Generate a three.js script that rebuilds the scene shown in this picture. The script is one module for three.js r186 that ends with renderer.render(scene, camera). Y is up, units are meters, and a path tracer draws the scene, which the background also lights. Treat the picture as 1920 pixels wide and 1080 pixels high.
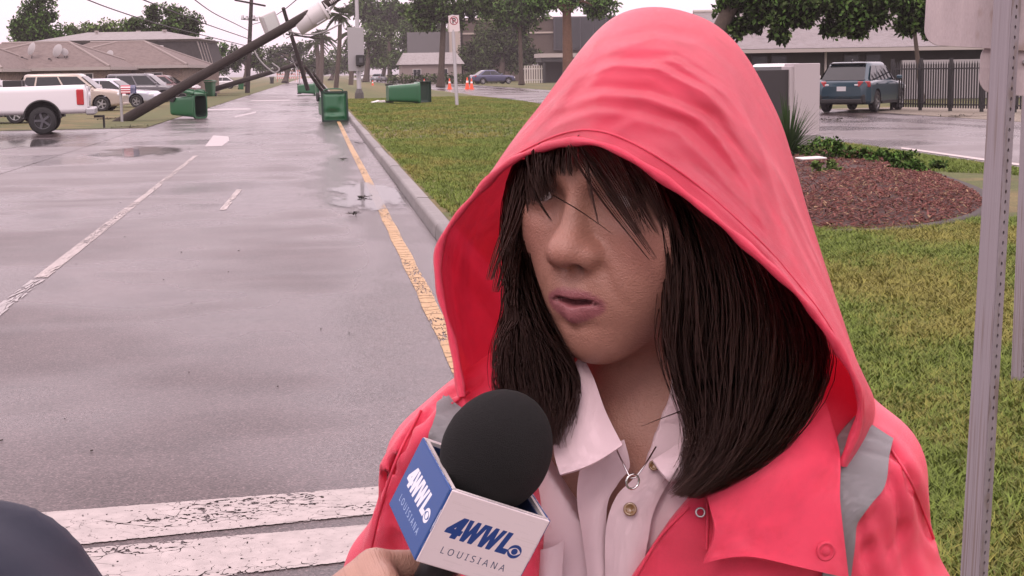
import * as THREE from 'three';
import { mergeGeometries } from 'three/addons/utils/BufferGeometryUtils.js';
import { RoundedBoxGeometry } from 'three/addons/geometries/RoundedBoxGeometry.js';
import { Brush, Evaluator, SUBTRACTION } from 'three-bvh-csg';

// ---------- camera, sky, sun, exposure ----------
const scene = new THREE.Scene();
const FPX = 2800;                                            // focal length in pixels of a 1920 px wide frame
const camera = new THREE.PerspectiveCamera(2 * Math.atan(540 / FPX) * 180 / Math.PI, 16 / 9, 0.05, 3000);
camera.position.set(0, 1.55, 0);
camera.rotation.order = 'YXZ';
camera.rotation.set(-8.268 * Math.PI / 180, -7.32 * Math.PI / 180, -0.93 * Math.PI / 180);
camera.updateMatrixWorld();
scene.add(camera);
const renderer = new THREE.WebGLRenderer({ antialias: true });
renderer.toneMapping = THREE.LinearToneMapping;
renderer.toneMappingExposure = 1.07;
renderer.shadowMap.enabled = true;
const SKY_ZENITH = [2.35, 1.93, 2.06], SKY_HORIZON = [1.12, 0.905, 1.01];
{
  const W = 512, H = 256, a = new Float32Array(W * H * 4);
  for (let j = 0; j < H; j++) for (let i = 0; i < W; i++) {
    const el = ((j + 0.5) / H - 0.5) * Math.PI, az = i / W * Math.PI * 2, s = Math.max(0, Math.sin(el)), k = (j * W + i) * 4;
    const cl = 1 + 0.05 * Math.sin(az * 3 + 4 * el + 1) + 0.04 * Math.sin(az * 7 - 9 * el) * Math.sin(el * 11 + az * 2);
    for (let c = 0; c < 3; c++) a[k + c] = el < -0.02 ? 0.12 : (SKY_HORIZON[c] + (SKY_ZENITH[c] - SKY_HORIZON[c]) * Math.pow(s, 0.85)) * (1 + (cl - 1) * Math.min(1, 0.15 + s * 3));
    a[k + 3] = 1;
  }
  const t = new THREE.DataTexture(a, W, H, THREE.RGBAFormat, THREE.FloatType);
  t.mapping = THREE.EquirectangularReflectionMapping; t.magFilter = THREE.LinearFilter; t.minFilter = THREE.LinearFilter; t.needsUpdate = true;
  scene.background = t; scene.environment = t;
}
const sun = new THREE.DirectionalLight(0xfff2ea, 0.8);
sun.position.set(-14, 30, 14); sun.target.position.set(0, 0, -12);
sun.castShadow = true; sun.shadow.radius = 34; sun.shadow.mapSize.set(2048, 2048);
Object.assign(sun.shadow.camera, { left: -40, right: 40, top: 60, bottom: -60, near: 1, far: 160 });
scene.add(sun, sun.target);
scene.fog = new THREE.FogExp2(new THREE.Color().setRGB(0.86, 0.78, 0.82), 0.00035);

// ---------- helpers ----------
const V = (x, y, z) => new THREE.Vector3(x, y, z), R = (d) => d * Math.PI / 180;
const lerp = (a, b, t) => a + (b - a) * t, clamp = (x, a = 0, b = 1) => Math.min(b, Math.max(a, x));
const smooth = (a, b, x) => { const t = clamp((x - a) / (b - a)); return t * t * (3 - 2 * t); };
function rng(s) { return () => { s = (s + 0x6D2B79F5) | 0; let t = Math.imul(s ^ (s >>> 15), 1 | s); t = (t + Math.imul(t ^ (t >>> 7), 61 | t)) ^ t; return ((t ^ (t >>> 14)) >>> 0) / 4294967296; }; }
const hash3 = (x, y, z) => { let h = Math.imul(x, 374761393) ^ Math.imul(y, 668265263) ^ Math.imul(z, 2147483647 - 58); h = Math.imul(h ^ (h >>> 13), 1274126177); return ((h ^ (h >>> 16)) >>> 0) / 4294967296; };
function vn(x, y, z = 0, per = 0) {                            // value noise 0..1
  const xi = Math.floor(x), yi = Math.floor(y), zi = Math.floor(z), f = (t) => t * t * (3 - 2 * t), u = f(x - xi), v = f(y - yi), w = f(z - zi);
  const m = per ? (a) => ((a % per) + per) % per : (a) => a;
  const h = (a, b, c) => hash3(m(xi + a), m(yi + b), zi + c);
  const p = (c) => lerp(lerp(h(0, 0, c), h(1, 0, c), u), lerp(h(0, 1, c), h(1, 1, c), u), v);
  return w === 0 ? p(0) : lerp(p(0), p(1), w);
}
const fbm = (x, y, z = 0, o = 4, per = 0) => { let s = 0, a = 0.5, n = 0; for (let i = 0; i < o; i++) { s += a * vn(x, y, z + i * 17, per); n += a; x *= 2; y *= 2; z *= 2; a *= 0.5; if (per) per *= 2; } return s / n; };
const CM = camera.matrixWorld.clone(), EYE = camera.position.clone();
const ray = (px, py) => V((px - 960) / FPX, (540 - py) / FPX, -1).transformDirection(CM);
const at = (px, py, d) => V((px - 960) / FPX * d, (540 - py) / FPX * d, -d).applyMatrix4(CM);     // a point at depth d
const gp = (px, py, y = 0) => { const r = ray(px, py); return EYE.clone().addScaledVector(r, (y - EYE.y) / r.y); };
const names = {};
function numbered(n) { n = n.replace(/_\d{3}$/, ''); const k = names[n] = (names[n] ?? -1) + 1; return k ? n + '_' + String(k).padStart(3, '0') : n; }
function shade(o) { o.traverse((m) => { if (m.isMesh) { m.castShadow = true; m.receiveShadow = true; } }); return o; }
function tag(o, label, category, group) { o.userData.label = label; if (category) o.userData.category = category; if (group) o.userData.group = group; return o; }
function thing(name, label, category, p = [0, 0, 0], turn = 0, group) {
  const o = new THREE.Group(); o.name = numbered(name); o.position.set(...(p.isVector3 ? p.toArray() : p)); o.rotation.y = turn; scene.add(o); return tag(o, label, category, group);
}
function part(name, geo, mat, parent, label) { const m = new THREE.Mesh(Array.isArray(geo) ? merge(geo) : geo, mat); m.name = name; m.castShadow = m.receiveShadow = true; if (label) m.userData.label = label; parent.add(m); return m; }
function solo(name, geo, mat, label, category, p, group) { const m = part(numbered(name), geo, mat, scene); if (p) m.position.copy(p); return tag(m, label, category, group); }
function struct(name, geo, mat, label, kind = 'structure') { const m = part(numbered(name), geo, mat, scene); m.userData.kind = kind; if (label) m.userData.label = label; return m; }
function merge(list) {
  const l = list.map((g) => { g = g.index ? g.toNonIndexed() : g; const h = new THREE.BufferGeometry(); const n = g.attributes.position.count;
    h.setAttribute('position', g.attributes.position); h.setAttribute('normal', g.attributes.normal); h.setAttribute('uv', g.attributes.uv ?? new THREE.BufferAttribute(new Float32Array(n * 2), 2));
    if (g.attributes.color) h.setAttribute('color', g.attributes.color); return h; });
  return l.length > 1 ? mergeGeometries(l) : l[0];
}
const M4 = (p = [0, 0, 0], r = [0, 0, 0], s = [1, 1, 1]) => new THREE.Matrix4().compose(V(...p), new THREE.Quaternion().setFromEuler(new THREE.Euler(...r)), V(...s));
function box(w, h, d, x = 0, y = 0, z = 0, rx = 0, ry = 0, rz = 0, bev = 0) { const g = bev ? new RoundedBoxGeometry(w, h, d, 2, bev) : new THREE.BoxGeometry(w, h, d); return g.applyMatrix4(M4([x, y, z], [rx, ry, rz])); }
function bar(a, b, r0, r1 = r0, n = 8, open = false) {           // tapered round bar from a to b
  const A = a.isVector3 ? a : V(...a), B = b.isVector3 ? b : V(...b), d = B.clone().sub(A), L = d.length();
  const g = new THREE.CylinderGeometry(r1, r0, L, n, 1, open); g.applyQuaternion(new THREE.Quaternion().setFromUnitVectors(V(0, 1, 0), d.normalize())); const m = A.add(B).multiplyScalar(0.5); return g.translate(m.x, m.y, m.z);
}
function tube(pts, r, n = 6, seg = 0, closed = false) {           // smooth tube; r a number or a function of t
  const c = new THREE.CatmullRomCurve3(pts.map((p) => p.isVector3 ? p : V(...p)), closed, 'centripetal'); seg = seg || pts.length * 4;
  const g = new THREE.TubeGeometry(c, seg, 1, n, closed), P = g.attributes.position;
  for (let i = 0; i <= seg; i++) { const q = c.getPointAt(i / seg), rr = typeof r === 'number' ? r : r(i / seg); for (let j = 0; j <= n; j++) { const k = i * (n + 1) + j; P.setXYZ(k, q.x + (P.getX(k) - q.x) * rr, q.y + (P.getY(k) - q.y) * rr, q.z + (P.getZ(k) - q.z) * rr); } }
  return g;
}
function grid(nu, nv, f, uvf) {                                  // parametric sheet, f(u, v) -> Vector3
  const p = [], uv = [], ix = [];
  for (let j = 0; j <= nv; j++) for (let i = 0; i <= nu; i++) { const q = f(i / nu, j / nv); p.push(q.x, q.y, q.z); const w = uvf ? uvf(i / nu, j / nv, q) : [i / nu, j / nv]; uv.push(w[0], w[1]); }
  for (let j = 0; j < nv; j++) for (let i = 0; i < nu; i++) { const a = j * (nu + 1) + i, b = a + 1, c = a + nu + 1, d = c + 1; ix.push(a, b, d, a, d, c); }
  const g = new THREE.BufferGeometry(); g.setAttribute('position', new THREE.Float32BufferAttribute(p, 3)); g.setAttribute('uv', new THREE.Float32BufferAttribute(uv, 2)); g.setIndex(ix); g.computeVertexNormals(); return g;
}
function cat(P, t) {                                             // Catmull-Rom through an array of Vector3, t 0..1
  const n = P.length - 1, x = clamp(t) * n, i = Math.min(n - 1, Math.floor(x)), f = x - i, a = P[Math.max(0, i - 1)], b = P[i], c = P[i + 1], d = P[Math.min(n, i + 2)];
  const k = (p, q, r, s) => 0.5 * (2 * q + (r - p) * f + (2 * p - 5 * q + 4 * r - s) * f * f + (3 * q - p - 3 * r + s) * f * f * f);
  return V(k(a.x, b.x, c.x, d.x), k(a.y, b.y, c.y, d.y), k(a.z, b.z, c.z, d.z));
}
function shell(nu, nv, f, th, uvs = 1) {                          // closed cloth: f outward face, thickness th towards the inside
  const e = 1e-3, nrm = (u, v) => { const a = f(Math.min(1, u + e), v).sub(f(Math.max(0, u - e), v)), b = f(u, Math.min(1, v + e)).sub(f(u, Math.max(0, v - e))); return a.cross(b).normalize(); };
  const A = grid(nu, nv, f, (u, v) => [u * uvs, v * uvs]), N = []; const inner = (u, v) => f(u, v).addScaledVector(nrm(u, v), -th);
  const B = grid(nu, nv, (u, v) => inner(1 - u, v), (u, v) => [u * uvs, v * uvs]);
  const rim = (c, n) => grid(n, 1, (u, v) => { const [a, b] = c(u); return v < 0.5 ? f(a, b) : inner(a, b); });
  return merge([A, B, rim((u) => [1 - u, 0], nu), rim((u) => [u, 1], nu), rim((u) => [0, u], nv), rim((u) => [1, 1 - u], nv)]);
}
const mat = (c, r = 0.8, o = {}) => new THREE.MeshStandardMaterial({ color: Array.isArray(c) ? new THREE.Color().setRGB(...c) : new THREE.Color(c), roughness: r, side: THREE.DoubleSide, ...o });
const phys = (c, r, o) => new THREE.MeshPhysicalMaterial({ color: new THREE.Color().setRGB(...c), roughness: r, side: THREE.DoubleSide, ...o });
function dataTex(w, h, f, srgb, rep = [1, 1]) {                    // f(i, j) -> [r, g, b] 0..1 linear (colour maps stored as sRGB) or one number
  const a = new Uint8Array(w * h * 4), enc = (x) => Math.round(255 * clamp(srgb ? (x <= 0.0031308 ? 12.92 * x : 1.055 * Math.pow(x, 1 / 2.4) - 0.055) : x));
  for (let j = 0; j < h; j++) for (let i = 0; i < w; i++) { let c = f(i, j); if (typeof c === 'number') c = [c, c, c]; const k = (j * w + i) * 4; a[k] = enc(c[0]); a[k + 1] = enc(c[1]); a[k + 2] = enc(c[2]); a[k + 3] = c.length > 3 ? Math.round(255 * clamp(c[3])) : 255; }
  const t = new THREE.DataTexture(a, w, h); t.wrapS = t.wrapT = THREE.RepeatWrapping; t.magFilter = THREE.LinearFilter; t.minFilter = THREE.LinearMipmapLinearFilter; t.generateMipmaps = true;
  t.repeat.set(...rep); if (srgb) t.colorSpace = THREE.SRGBColorSpace; t.needsUpdate = true; return t;
}
function canvasTex(w, h, draw) { const c = document.createElement('canvas'); c.width = w; c.height = h; draw(c.getContext('2d'), w, h); const t = new THREE.CanvasTexture(c); t.colorSpace = THREE.SRGBColorSpace; t.anisotropy = 8; return t; }
// signed distances and a surface-nets mesher
const smin = (a, b, k) => { const h = Math.max(k - Math.abs(a - b), 0) / k; return Math.min(a, b) - h * h * k * 0.25; };
const smax = (a, b, k) => -smin(-a, -b, k);
const sdEll = (x, y, z, cx, cy, cz, rx, ry, rz) => { x -= cx; y -= cy; z -= cz; const k0 = Math.hypot(x / rx, y / ry, z / rz), k1 = Math.hypot(x / (rx * rx), y / (ry * ry), z / (rz * rz)); return k1 < 1e-9 ? -Math.min(rx, ry, rz) : k0 * (k0 - 1) / k1; };
const sdCap = (x, y, z, a, b, ra, rb) => { const dx = b[0] - a[0], dy = b[1] - a[1], dz = b[2] - a[2], px = x - a[0], py = y - a[1], pz = z - a[2], t = clamp((px * dx + py * dy + pz * dz) / (dx * dx + dy * dy + dz * dz)); return Math.hypot(px - dx * t, py - dy * t, pz - dz * t) - (ra + (rb - ra) * t); };
function nets(f, lo, hi, h) {
  const n = [0, 1, 2].map((i) => Math.ceil((hi[i] - lo[i]) / h) + 1), [nx, ny, nz] = n, D = new Float32Array(nx * ny * nz), B = 6;
  const id = (i, j, k) => (k * ny + j) * nx + i, P = (i, j, k) => f(lo[0] + i * h, lo[1] + j * h, lo[2] + k * h);
  for (let k0 = 0; k0 < nz; k0 += B) for (let j0 = 0; j0 < ny; j0 += B) for (let i0 = 0; i0 < nx; i0 += B) {
    const c = P(i0 + B / 2, j0 + B / 2, k0 + B / 2), far = Math.abs(c) > B * h * 1.6;
    for (let k = k0; k < Math.min(nz, k0 + B); k++) for (let j = j0; j < Math.min(ny, j0 + B); j++) for (let i = i0; i < Math.min(nx, i0 + B); i++) D[id(i, j, k)] = far ? c : P(i, j, k);
  }
  const vid = new Int32Array(nx * ny * nz).fill(-1), pos = [], ix = [];
  const E = [[0, 1], [2, 3], [4, 5], [6, 7], [0, 2], [1, 3], [4, 6], [5, 7], [0, 4], [1, 5], [2, 6], [3, 7]];
  for (let k = 0; k < nz - 1; k++) for (let j = 0; j < ny - 1; j++) for (let i = 0; i < nx - 1; i++) {
    const v = []; let m = 0; for (let q = 0; q < 8; q++) { v[q] = D[id(i + (q & 1), j + (q >> 1 & 1), k + (q >> 2))]; if (v[q] < 0) m++; }
    if (m === 0 || m === 8) continue;
    let x = 0, y = 0, z = 0, c = 0;
    for (const [a, b] of E) if ((v[a] < 0) !== (v[b] < 0)) { const t = v[a] / (v[a] - v[b]); x += lerp(a & 1, b & 1, t); y += lerp(a >> 1 & 1, b >> 1 & 1, t); z += lerp(a >> 2, b >> 2, t); c++; }
    vid[id(i, j, k)] = pos.length / 3; pos.push(lo[0] + (i + x / c) * h, lo[1] + (j + y / c) * h, lo[2] + (k + z / c) * h);
  }
  const quad = (a, b, c, d, s) => { if (a < 0 || b < 0 || c < 0 || d < 0) return; s ? ix.push(a, b, c, a, c, d) : ix.push(a, c, b, a, d, c); };
  for (let k = 1; k < nz - 1; k++) for (let j = 1; j < ny - 1; j++) for (let i = 1; i < nx - 1; i++) {
    const s = D[id(i, j, k)] < 0;
    if (s !== (D[id(i + 1, j, k)] < 0)) quad(vid[id(i, j - 1, k - 1)], vid[id(i, j, k - 1)], vid[id(i, j, k)], vid[id(i, j - 1, k)], s);
    if (s !== (D[id(i, j + 1, k)] < 0)) quad(vid[id(i - 1, j, k - 1)], vid[id(i - 1, j, k)], vid[id(i, j, k)], vid[id(i, j, k - 1)], s);
    if (s !== (D[id(i, j, k + 1)] < 0)) quad(vid[id(i - 1, j - 1, k)], vid[id(i, j - 1, k)], vid[id(i, j, k)], vid[id(i - 1, j, k)], s);
  }
  const nor = new Float32Array(pos.length), e = h * 0.35;
  for (let i = 0; i < pos.length; i += 3) { const x = pos[i], y = pos[i + 1], z = pos[i + 2], gx = f(x + e, y, z) - f(x - e, y, z), gy = f(x, y + e, z) - f(x, y - e, z), gz = f(x, y, z + e) - f(x, y, z - e), l = Math.hypot(gx, gy, gz) || 1; nor[i] = gx / l; nor[i + 1] = gy / l; nor[i + 2] = gz / l; }
  const g = new THREE.BufferGeometry(); g.setAttribute('position', new THREE.Float32BufferAttribute(pos, 3)); g.setAttribute('normal', new THREE.BufferAttribute(nor, 3));
  const uv = new Float32Array(pos.length / 3 * 2); for (let i = 0; i < uv.length / 2; i++) { uv[2 * i] = pos[3 * i]; uv[2 * i + 1] = pos[3 * i + 1]; } g.setAttribute('uv', new THREE.BufferAttribute(uv, 2)); g.setIndex(ix); return g;
}
function paint(g, f) { const P = g.attributes.position, N = g.attributes.normal, c = new Float32Array(P.count * 3); for (let i = 0; i < P.count; i++) { const q = f(P.getX(i), P.getY(i), P.getZ(i), N.getX(i), N.getY(i), N.getZ(i)); c[3 * i] = q[0]; c[3 * i + 1] = q[1]; c[3 * i + 2] = q[2]; } g.setAttribute('color', new THREE.BufferAttribute(c, 3)); return g; }
// ---------- ground, road, median ----------
const KX = 1.07, KH = 0.14, LX = -5.2, RX0 = 10.3, RX1 = 18.5;    // kerb face, kerb height, left road edge, far carriageway
const asphaltMap = (base, tint, per = 64) => dataTex(1024, 1024, (i, j) => {
  const g = vn(i / 3.1, j / 3.1, 0, 330), g2 = hash3(i, j, 5), f = fbm(i / 1024 * 8, j / 1024 * 8, 3, 4, 8), st = hash3(i >> 1, j >> 1, 9);
  let v = base * (0.4 + 0.95 * g * g + 0.45 * (g2 - 0.5) + 0.35 * (f - 0.5)); if (st > 0.99) v *= 3; if (st < 0.008) v *= 0.4; return [v * tint[0], v * tint[1], v * tint[2]];
}, true);
const grainBump = dataTex(512, 512, (i, j) => 0.6 * vn(i / 2.4, j / 2.4, 0, 213) + 0.4 * hash3(i, j, 2), false, [1 / 1.1, 1 / 1.1]);
const roadMap = asphaltMap(0.082, [1.3, 0.95, 0.97]); roadMap.repeat.set(1 / 2.2, 1 / 2.2);
const wetMap = dataTex(512, 1024, (i, j) => {                     // x -14..2, z 0..-90
  const x = i / 512 * 16 - 14, z = j / 1024 * 90, w = fbm(x * 0.35 + 3, z * 0.42, 1, 4), s = fbm(x * 0.22, z * 1.15, 7, 3), n = fbm(x * 1.6, z * 0.8, 4, 3);
  let r = 0.42 - 0.32 * smooth(10, 45, z) * 0.35 - 0.24 * smooth(0.42, 0.72, w) - 0.08 * smooth(0.5, 0.75, s) + 0.1 * (n - 0.5);
  const band = Math.exp(-(((x - 0.45 + 0.25 * Math.sin(z * 0.35)) / 0.4) ** 2)); r -= 0.3 * band * smooth(0.25, 0.55, n + 0.15);
  r += 0.16 * smooth(14, 4, z); const t = Math.exp(-(((x + 1.35) / 0.5) ** 2)) * 0.08; r -= t;
  return clamp(r, 0.09, 0.75);
}, false, [1 / 16, 1 / 90]); wetMap.offset.set(14 / 16, 0);
const grassBase = dataTex(1024, 1024, (i, j) => {
  const f = fbm(i / 1024 * 6, j / 1024 * 6, 1, 5, 6), g = vn(i / 2.2, j / 2.2, 3, 465), k = fbm(i / 1024 * 24, j / 1024 * 24, 8, 3, 24), v = 0.45 + 0.75 * g * (0.5 + k);
  const dry = smooth(0.45, 0.68, f); return [lerp(0.085, 0.16, dry) * v, lerp(0.098, 0.128, dry) * v, lerp(0.022, 0.045, dry) * v];
}, true, [1 / 5, 1 / 5]);
const matRoad = mat([1, 1, 1], 1, { map: roadMap, roughnessMap: wetMap, bumpMap: grainBump, bumpScale: 0.003, vertexColors: true });
const matGrass = mat([1, 1, 1], 0.95, { map: grassBase, vertexColors: true });
const flatUV = (u, v, q) => [q.x, -q.z];
function sheet(x0, x1, z0, z1, nu, nv, y, k = 1, bump = 0) { return grid(nu, nv, (u, v) => { const x = lerp(x0, x1, u), z = lerp(z0, z1, Math.pow(v, k)); return V(x, typeof y === 'function' ? y(x, z) : y, z); }, flatUV); }
const shadeVar = (s, lo, hi) => (x, y, z) => { const f = lerp(lo, hi, fbm(x * s, z * s, 2, 3)); return [f, f, f]; };
struct('ground', paint(sheet(-900, 900, 60, -1400, 60, 60, -0.03), () => [0.9, 0.95, 0.8]), matGrass, 'flat open ground of short grass running to the horizon');
struct('road', paint(sheet(LX, KX, 8, -620, 26, 300, 0, 2.2), shadeVar(0.5, 0.82, 1.2)), matRoad, 'wet grey two lane asphalt road running away to the far trees');
const concMap = dataTex(512, 512, (i, j) => { const v = 0.3 * (0.75 + 0.35 * fbm(i / 40, j / 40, 2, 4) + 0.18 * (hash3(i, j, 1) - 0.5)); return [v * 1.02, v * 0.97, v * 0.95]; }, true, [1, 1]);
const matConc = mat([0.78, 0.76, 0.76], 0.6, { map: concMap, bumpMap: grainBump, bumpScale: 0.001 });
struct('apron', paint(sheet(-40, LX, -21, -47, 30, 30, 0.004), shadeVar(0.25, 0.75, 1.15)), matRoad, 'wet pavement apron left of the road under the white pickup');
// kerb: precast lengths, each its own piece
{
  const kerb = new THREE.Group(); kerb.name = 'kerb'; kerb.userData.kind = 'structure'; kerb.userData.label = 'low grey concrete kerb between the wet road and the grass median'; scene.add(kerb);
  const sh = (len) => { const s = new THREE.Shape(); s.moveTo(0, -0.1); s.lineTo(0.02, 0.105); s.quadraticCurveTo(0.03, KH, 0.06, KH); s.lineTo(0.17, KH - 0.005); s.lineTo(0.17, -0.1); const g = new THREE.ExtrudeGeometry(s, { depth: len - 0.02, bevelEnabled: false, curveSegments: 4 }); g.translate(0, 0, -len); return g; };
  const gs = sh(3); const ms = [0.9, 1.0, 0.82].map((f) => { const m = matConc.clone(); m.color.multiplyScalar(f * 0.9); return m; });
  for (let i = 0; i < 60; i++) { const m = part('kerb_stone', gs, ms[(i * 7) % 3], kerb); m.position.set(KX + 0.004 * Math.sin(i * 5), 0.003 * Math.sin(i * 3), 4 - i * 3); }
  part('far_kerb', sh(420), matConc, kerb).position.set(KX, 0, 4 - 180);
}
const medY = (x, z) => KH - 0.01 + 0.02 * Math.sin(x * 0.7) * Math.sin(z * 0.4) - 0.11 * smooth(RX0 - 1.5, RX0, x);
struct('median_lawn', paint(grid(30, 200, (u, v) => { const x = lerp(KX + 0.165, RX0, u), z = lerp(8, -500, Math.pow(v, 2)); return V(x, medY(x, z), z); }, flatUV), shadeVar(0.3, 0.8, 1.25)), matGrass, 'broad grass median with short olive green grass between the two roads');
struct('far_road', paint(sheet(RX0, RX1, 8, -500, 20, 200, -0.004, 2), shadeVar(0.3, 0.95, 1.3)), matRoad, 'pale wet road beyond the grass median');
const gravelMap = dataTex(512, 512, (i, j) => { const v = 0.2 * (0.55 + 0.8 * vn(i / 4, j / 4, 0, 128) + 0.4 * (hash3(i, j, 3) - 0.5)); const f = fbm(i / 64, j / 64, 4, 3, 8); return [v * 1.15, v * lerp(0.95, 1.02, f), v * 0.78]; }, true, [1 / 3, 1 / 3]);
struct('gravel_lot', sheet(RX1, 34, -30, -53, 6, 6, 0.002), mat([1, 1, 1], 0.85, { map: gravelMap, bumpMap: grainBump, bumpScale: 0.01 }), 'tan gravel parking strip under the blue car');
struct('verge', paint(sheet(-60, LX, -47, -400, 20, 60, 0.015, 1.5), shadeVar(0.2, 0.8, 1.2)), matGrass, 'grass verge with parked cars left of the road');
// painted markings, worn and cracked
function crackTex(w, h, cell, wear, seed, col) {
  const pts = (cx, cy) => [cx + hash3(cx, cy, seed), cy + hash3(cx, cy, seed + 1)];
  return dataTex(w, h, (i, j) => {
    const q = 2.2 * fbm(i / 60, j / 60, seed, 3), x = i / cell + q, y = j / cell + q * 0.7, cx = Math.floor(x), cy = Math.floor(y); let d1 = 9, d2 = 9;
    for (let a = -1; a < 2; a++) for (let b = -1; b < 2; b++) { const p = pts(cx + a, cy + b), d = Math.hypot(p[0] - x, p[1] - y); if (d < d1) { d2 = d1; d1 = d; } else if (d < d2) d2 = d; }
    const zone = fbm(i / 260 + seed, j / 130, 5, 3), wdt = 0.085 * smooth(0.36, 0.62, zone) * wear + 0.012 * wear, n = fbm(i / 9, j / 9, seed, 3);
    const edge = Math.min(i, w - 1 - i, j, h - 1 - j), gone = d2 - d1 < wdt * (0.6 + n) || edge < 7 * fbm(i / 7, j / 7, 8, 2) - 2 || (zone > 0.57 && n > 0.66 - 0.06 * wear) || n > 0.8;
    const v = 0.82 + 0.3 * (fbm(i / 24, j / 24, 1, 3) - 0.5); return [col[0] * v, col[1] * v, col[2] * v, gone ? 0 : 1];
  }, true);
}
const markMat = (t, r = 0.55) => mat([1, 1, 1], r, { map: t, alphaTest: 0.5, bumpMap: grainBump, bumpScale: 0.001 });
const strip = (a, b, c, d, y = 0.004, n = 12) => grid(n, 2, (u, v) => { const p = a.clone().lerp(b, u), q = d.clone().lerp(c, u); const r = p.lerp(q, v); r.y = y; return r; });
{
  const white = [0.44, 0.385, 0.37];
  const t1 = crackTex(1024, 256, 40, 0.42, 3, white), t2 = crackTex(1024, 256, 52, 0.5, 11, white);
  struct('crosswalk_line', strip(gp(-60, 973), gp(905, 898), gp(890, 946), gp(-60, 1045)), markMat(t1), 'cracked white painted band across the road, farther of the two');
  struct('crosswalk_line', strip(gp(-60, 1048), gp(890, 968), gp(860, 1030), gp(-60, 1140)), markMat(t2), 'cracked white painted band across the road, nearer of the two');
  const yel = crackTex(128, 2048, 90, 0.25, 21, [0.5, 0.31, 0.135]);
  { const a = yel.image.data; let j0 = 20; const rr = rng(4); while (j0 < 2040) { for (let j = j0; j < j0 + 3; j++) for (let i = 0; i < 128; i++) { const jj = Math.min(2047, j + Math.round(3 * Math.sin(i / 30 + j0))); if (rr() > 0.25) a[(jj * 128 + i) * 4 + 3] = 0; } j0 += 18 + Math.floor(rr() * 22); } }
  const yl = (z0, z1, n) => grid(2, n, (u, v) => V(0.715 + lerp(-0.056, 0.056, u) + 0.006 * Math.sin(v * 40), 0.004, lerp(z0, z1, v)));
  yel.wrapT = THREE.RepeatWrapping;
  struct('edge_line', yl(-4, -17.2, 20), markMat(yel, 0.5), 'worn yellow edge line along the kerb, nearer stretch'); const y2 = yel.clone(); y2.repeat.set(1, 8); y2.needsUpdate = true;
  struct('edge_line', yl(-17.2, -160, 40), markMat(y2, 0.5), 'worn yellow edge line along the kerb, farther stretch');
  const wl = crackTex(128, 1024, 60, 0.9, 31, white), ln = (x, z0, z1, w = 0.055) => grid(2, 20, (u, v) => V(x(lerp(z0, z1, v)) + lerp(-w, w, u), 0.004, lerp(z0, z1, v)));
  const lx = (z) => lerp(-2.19, -2.32, (-z - 12) / 13);
  struct('lane_line', ln(lx, -4, -11.9), markMat(crackTex(128, 1024, 40, 3.2, 37, [0.4, 0.37, 0.37])), 'worn white lane line in the left of the road, faded near part');
  struct('lane_line', ln(lx, -12, -19), markMat(wl), 'white lane line in the left of the road, bright middle part');
  struct('lane_line', ln(lx, -19, -30, 0.045), markMat(crackTex(128, 1024, 40, 2.4, 41, white)), 'worn white lane line in the left of the road, far part');
  struct('lane_dash', ln((z) => -1.1 + (z + 19) * -0.012, -17.6, -20.8, 0.04), markMat(crackTex(64, 256, 40, 2, 43, white)), 'short white dash in the middle of the lane');
  // turn arrow
  const s = new THREE.Shape(); const P = (x, y) => gp(x, y); const ar = [[384, 275], [400, 254], [428, 256], [430, 264], [416, 274]].map(([x, y]) => P(x, y)); s.moveTo(ar[0].x, -ar[0].z); ar.slice(1).forEach((p) => s.lineTo(p.x, -p.z)); s.closePath();
  const ag = new THREE.ShapeGeometry(s); ag.rotateX(-Math.PI / 2); ag.translate(0, 0.004, 0); struct('road_arrow', ag, mat([0.36, 0.32, 0.325], 0.42), 'faded white turn arrow painted on the road');
  struct('stall_line', strip(gp(1690, 276), gp(1990, 318), gp(1990, 322), gp(1690, 279), 0.004), mat(white, 0.6), 'thin white line painted on the far road behind the mulch bed');
  for (const [x0, y0, x1, y1, w] of [[330, 205, 470, 203, 3], [440, 218, 480, 209, 3], [470, 188, 545, 187, 2]]) struct('faded_line', strip(gp(x0, y0), gp(x1, y1), gp(x1, y1 + w), gp(x0, y0 + w), 0.005), mat([0.32, 0.28, 0.29], 0.4), 'faded white painted line across the road near the fallen bins' + (y0 > 210 ? ', the slanting one' : y0 < 200 ? ', the farthest one' : ''));
}
// standing water
const matWater = phys([0.07, 0.065, 0.065], 0.05, { clearcoat: 1, clearcoatRoughness: 0.03 });
const filmA = dataTex(256, 256, (i, j) => { const x = i / 128 - 1, y = j / 128 - 1, d = Math.hypot(x, y), n = fbm(i / 34, j / 34, 6, 4) - 0.5, v = smooth(0.0, 0.3, 0.86 - d + 0.75 * n) * smooth(1, 0.88, Math.max(Math.abs(x), Math.abs(y))); return [v * 0.72, v * 0.72, v * 0.72]; });
const matWaterFilm = phys([0.07, 0.065, 0.065], 0.06, { transparent: true, alphaMap: filmA });
function puddle(cx, cy, w, h, label) { const a = gp(cx - w, cy), b = gp(cx + w, cy), c = gp(cx, cy - h), d = gp(cx, cy + h); return struct('puddle', grid(2, 2, (u, v) => V(lerp(a.x, b.x, u), 0.008, lerp(d.z, c.z, v))), matWaterFilm, label); }
puddle(690, 370, 95, 34, 'still puddle against the kerb reflecting the pale sky, beside the yellow line');
puddle(30, 271, 90, 11, 'dark puddle on the apron in front of the white pickup');
puddle(262, 285, 100, 12, 'narrow dark puddle on the pavement left of the lane arrow');
puddle(1730, 300, 120, 8, 'shallow puddle on the far road behind the mulch bed');

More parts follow.
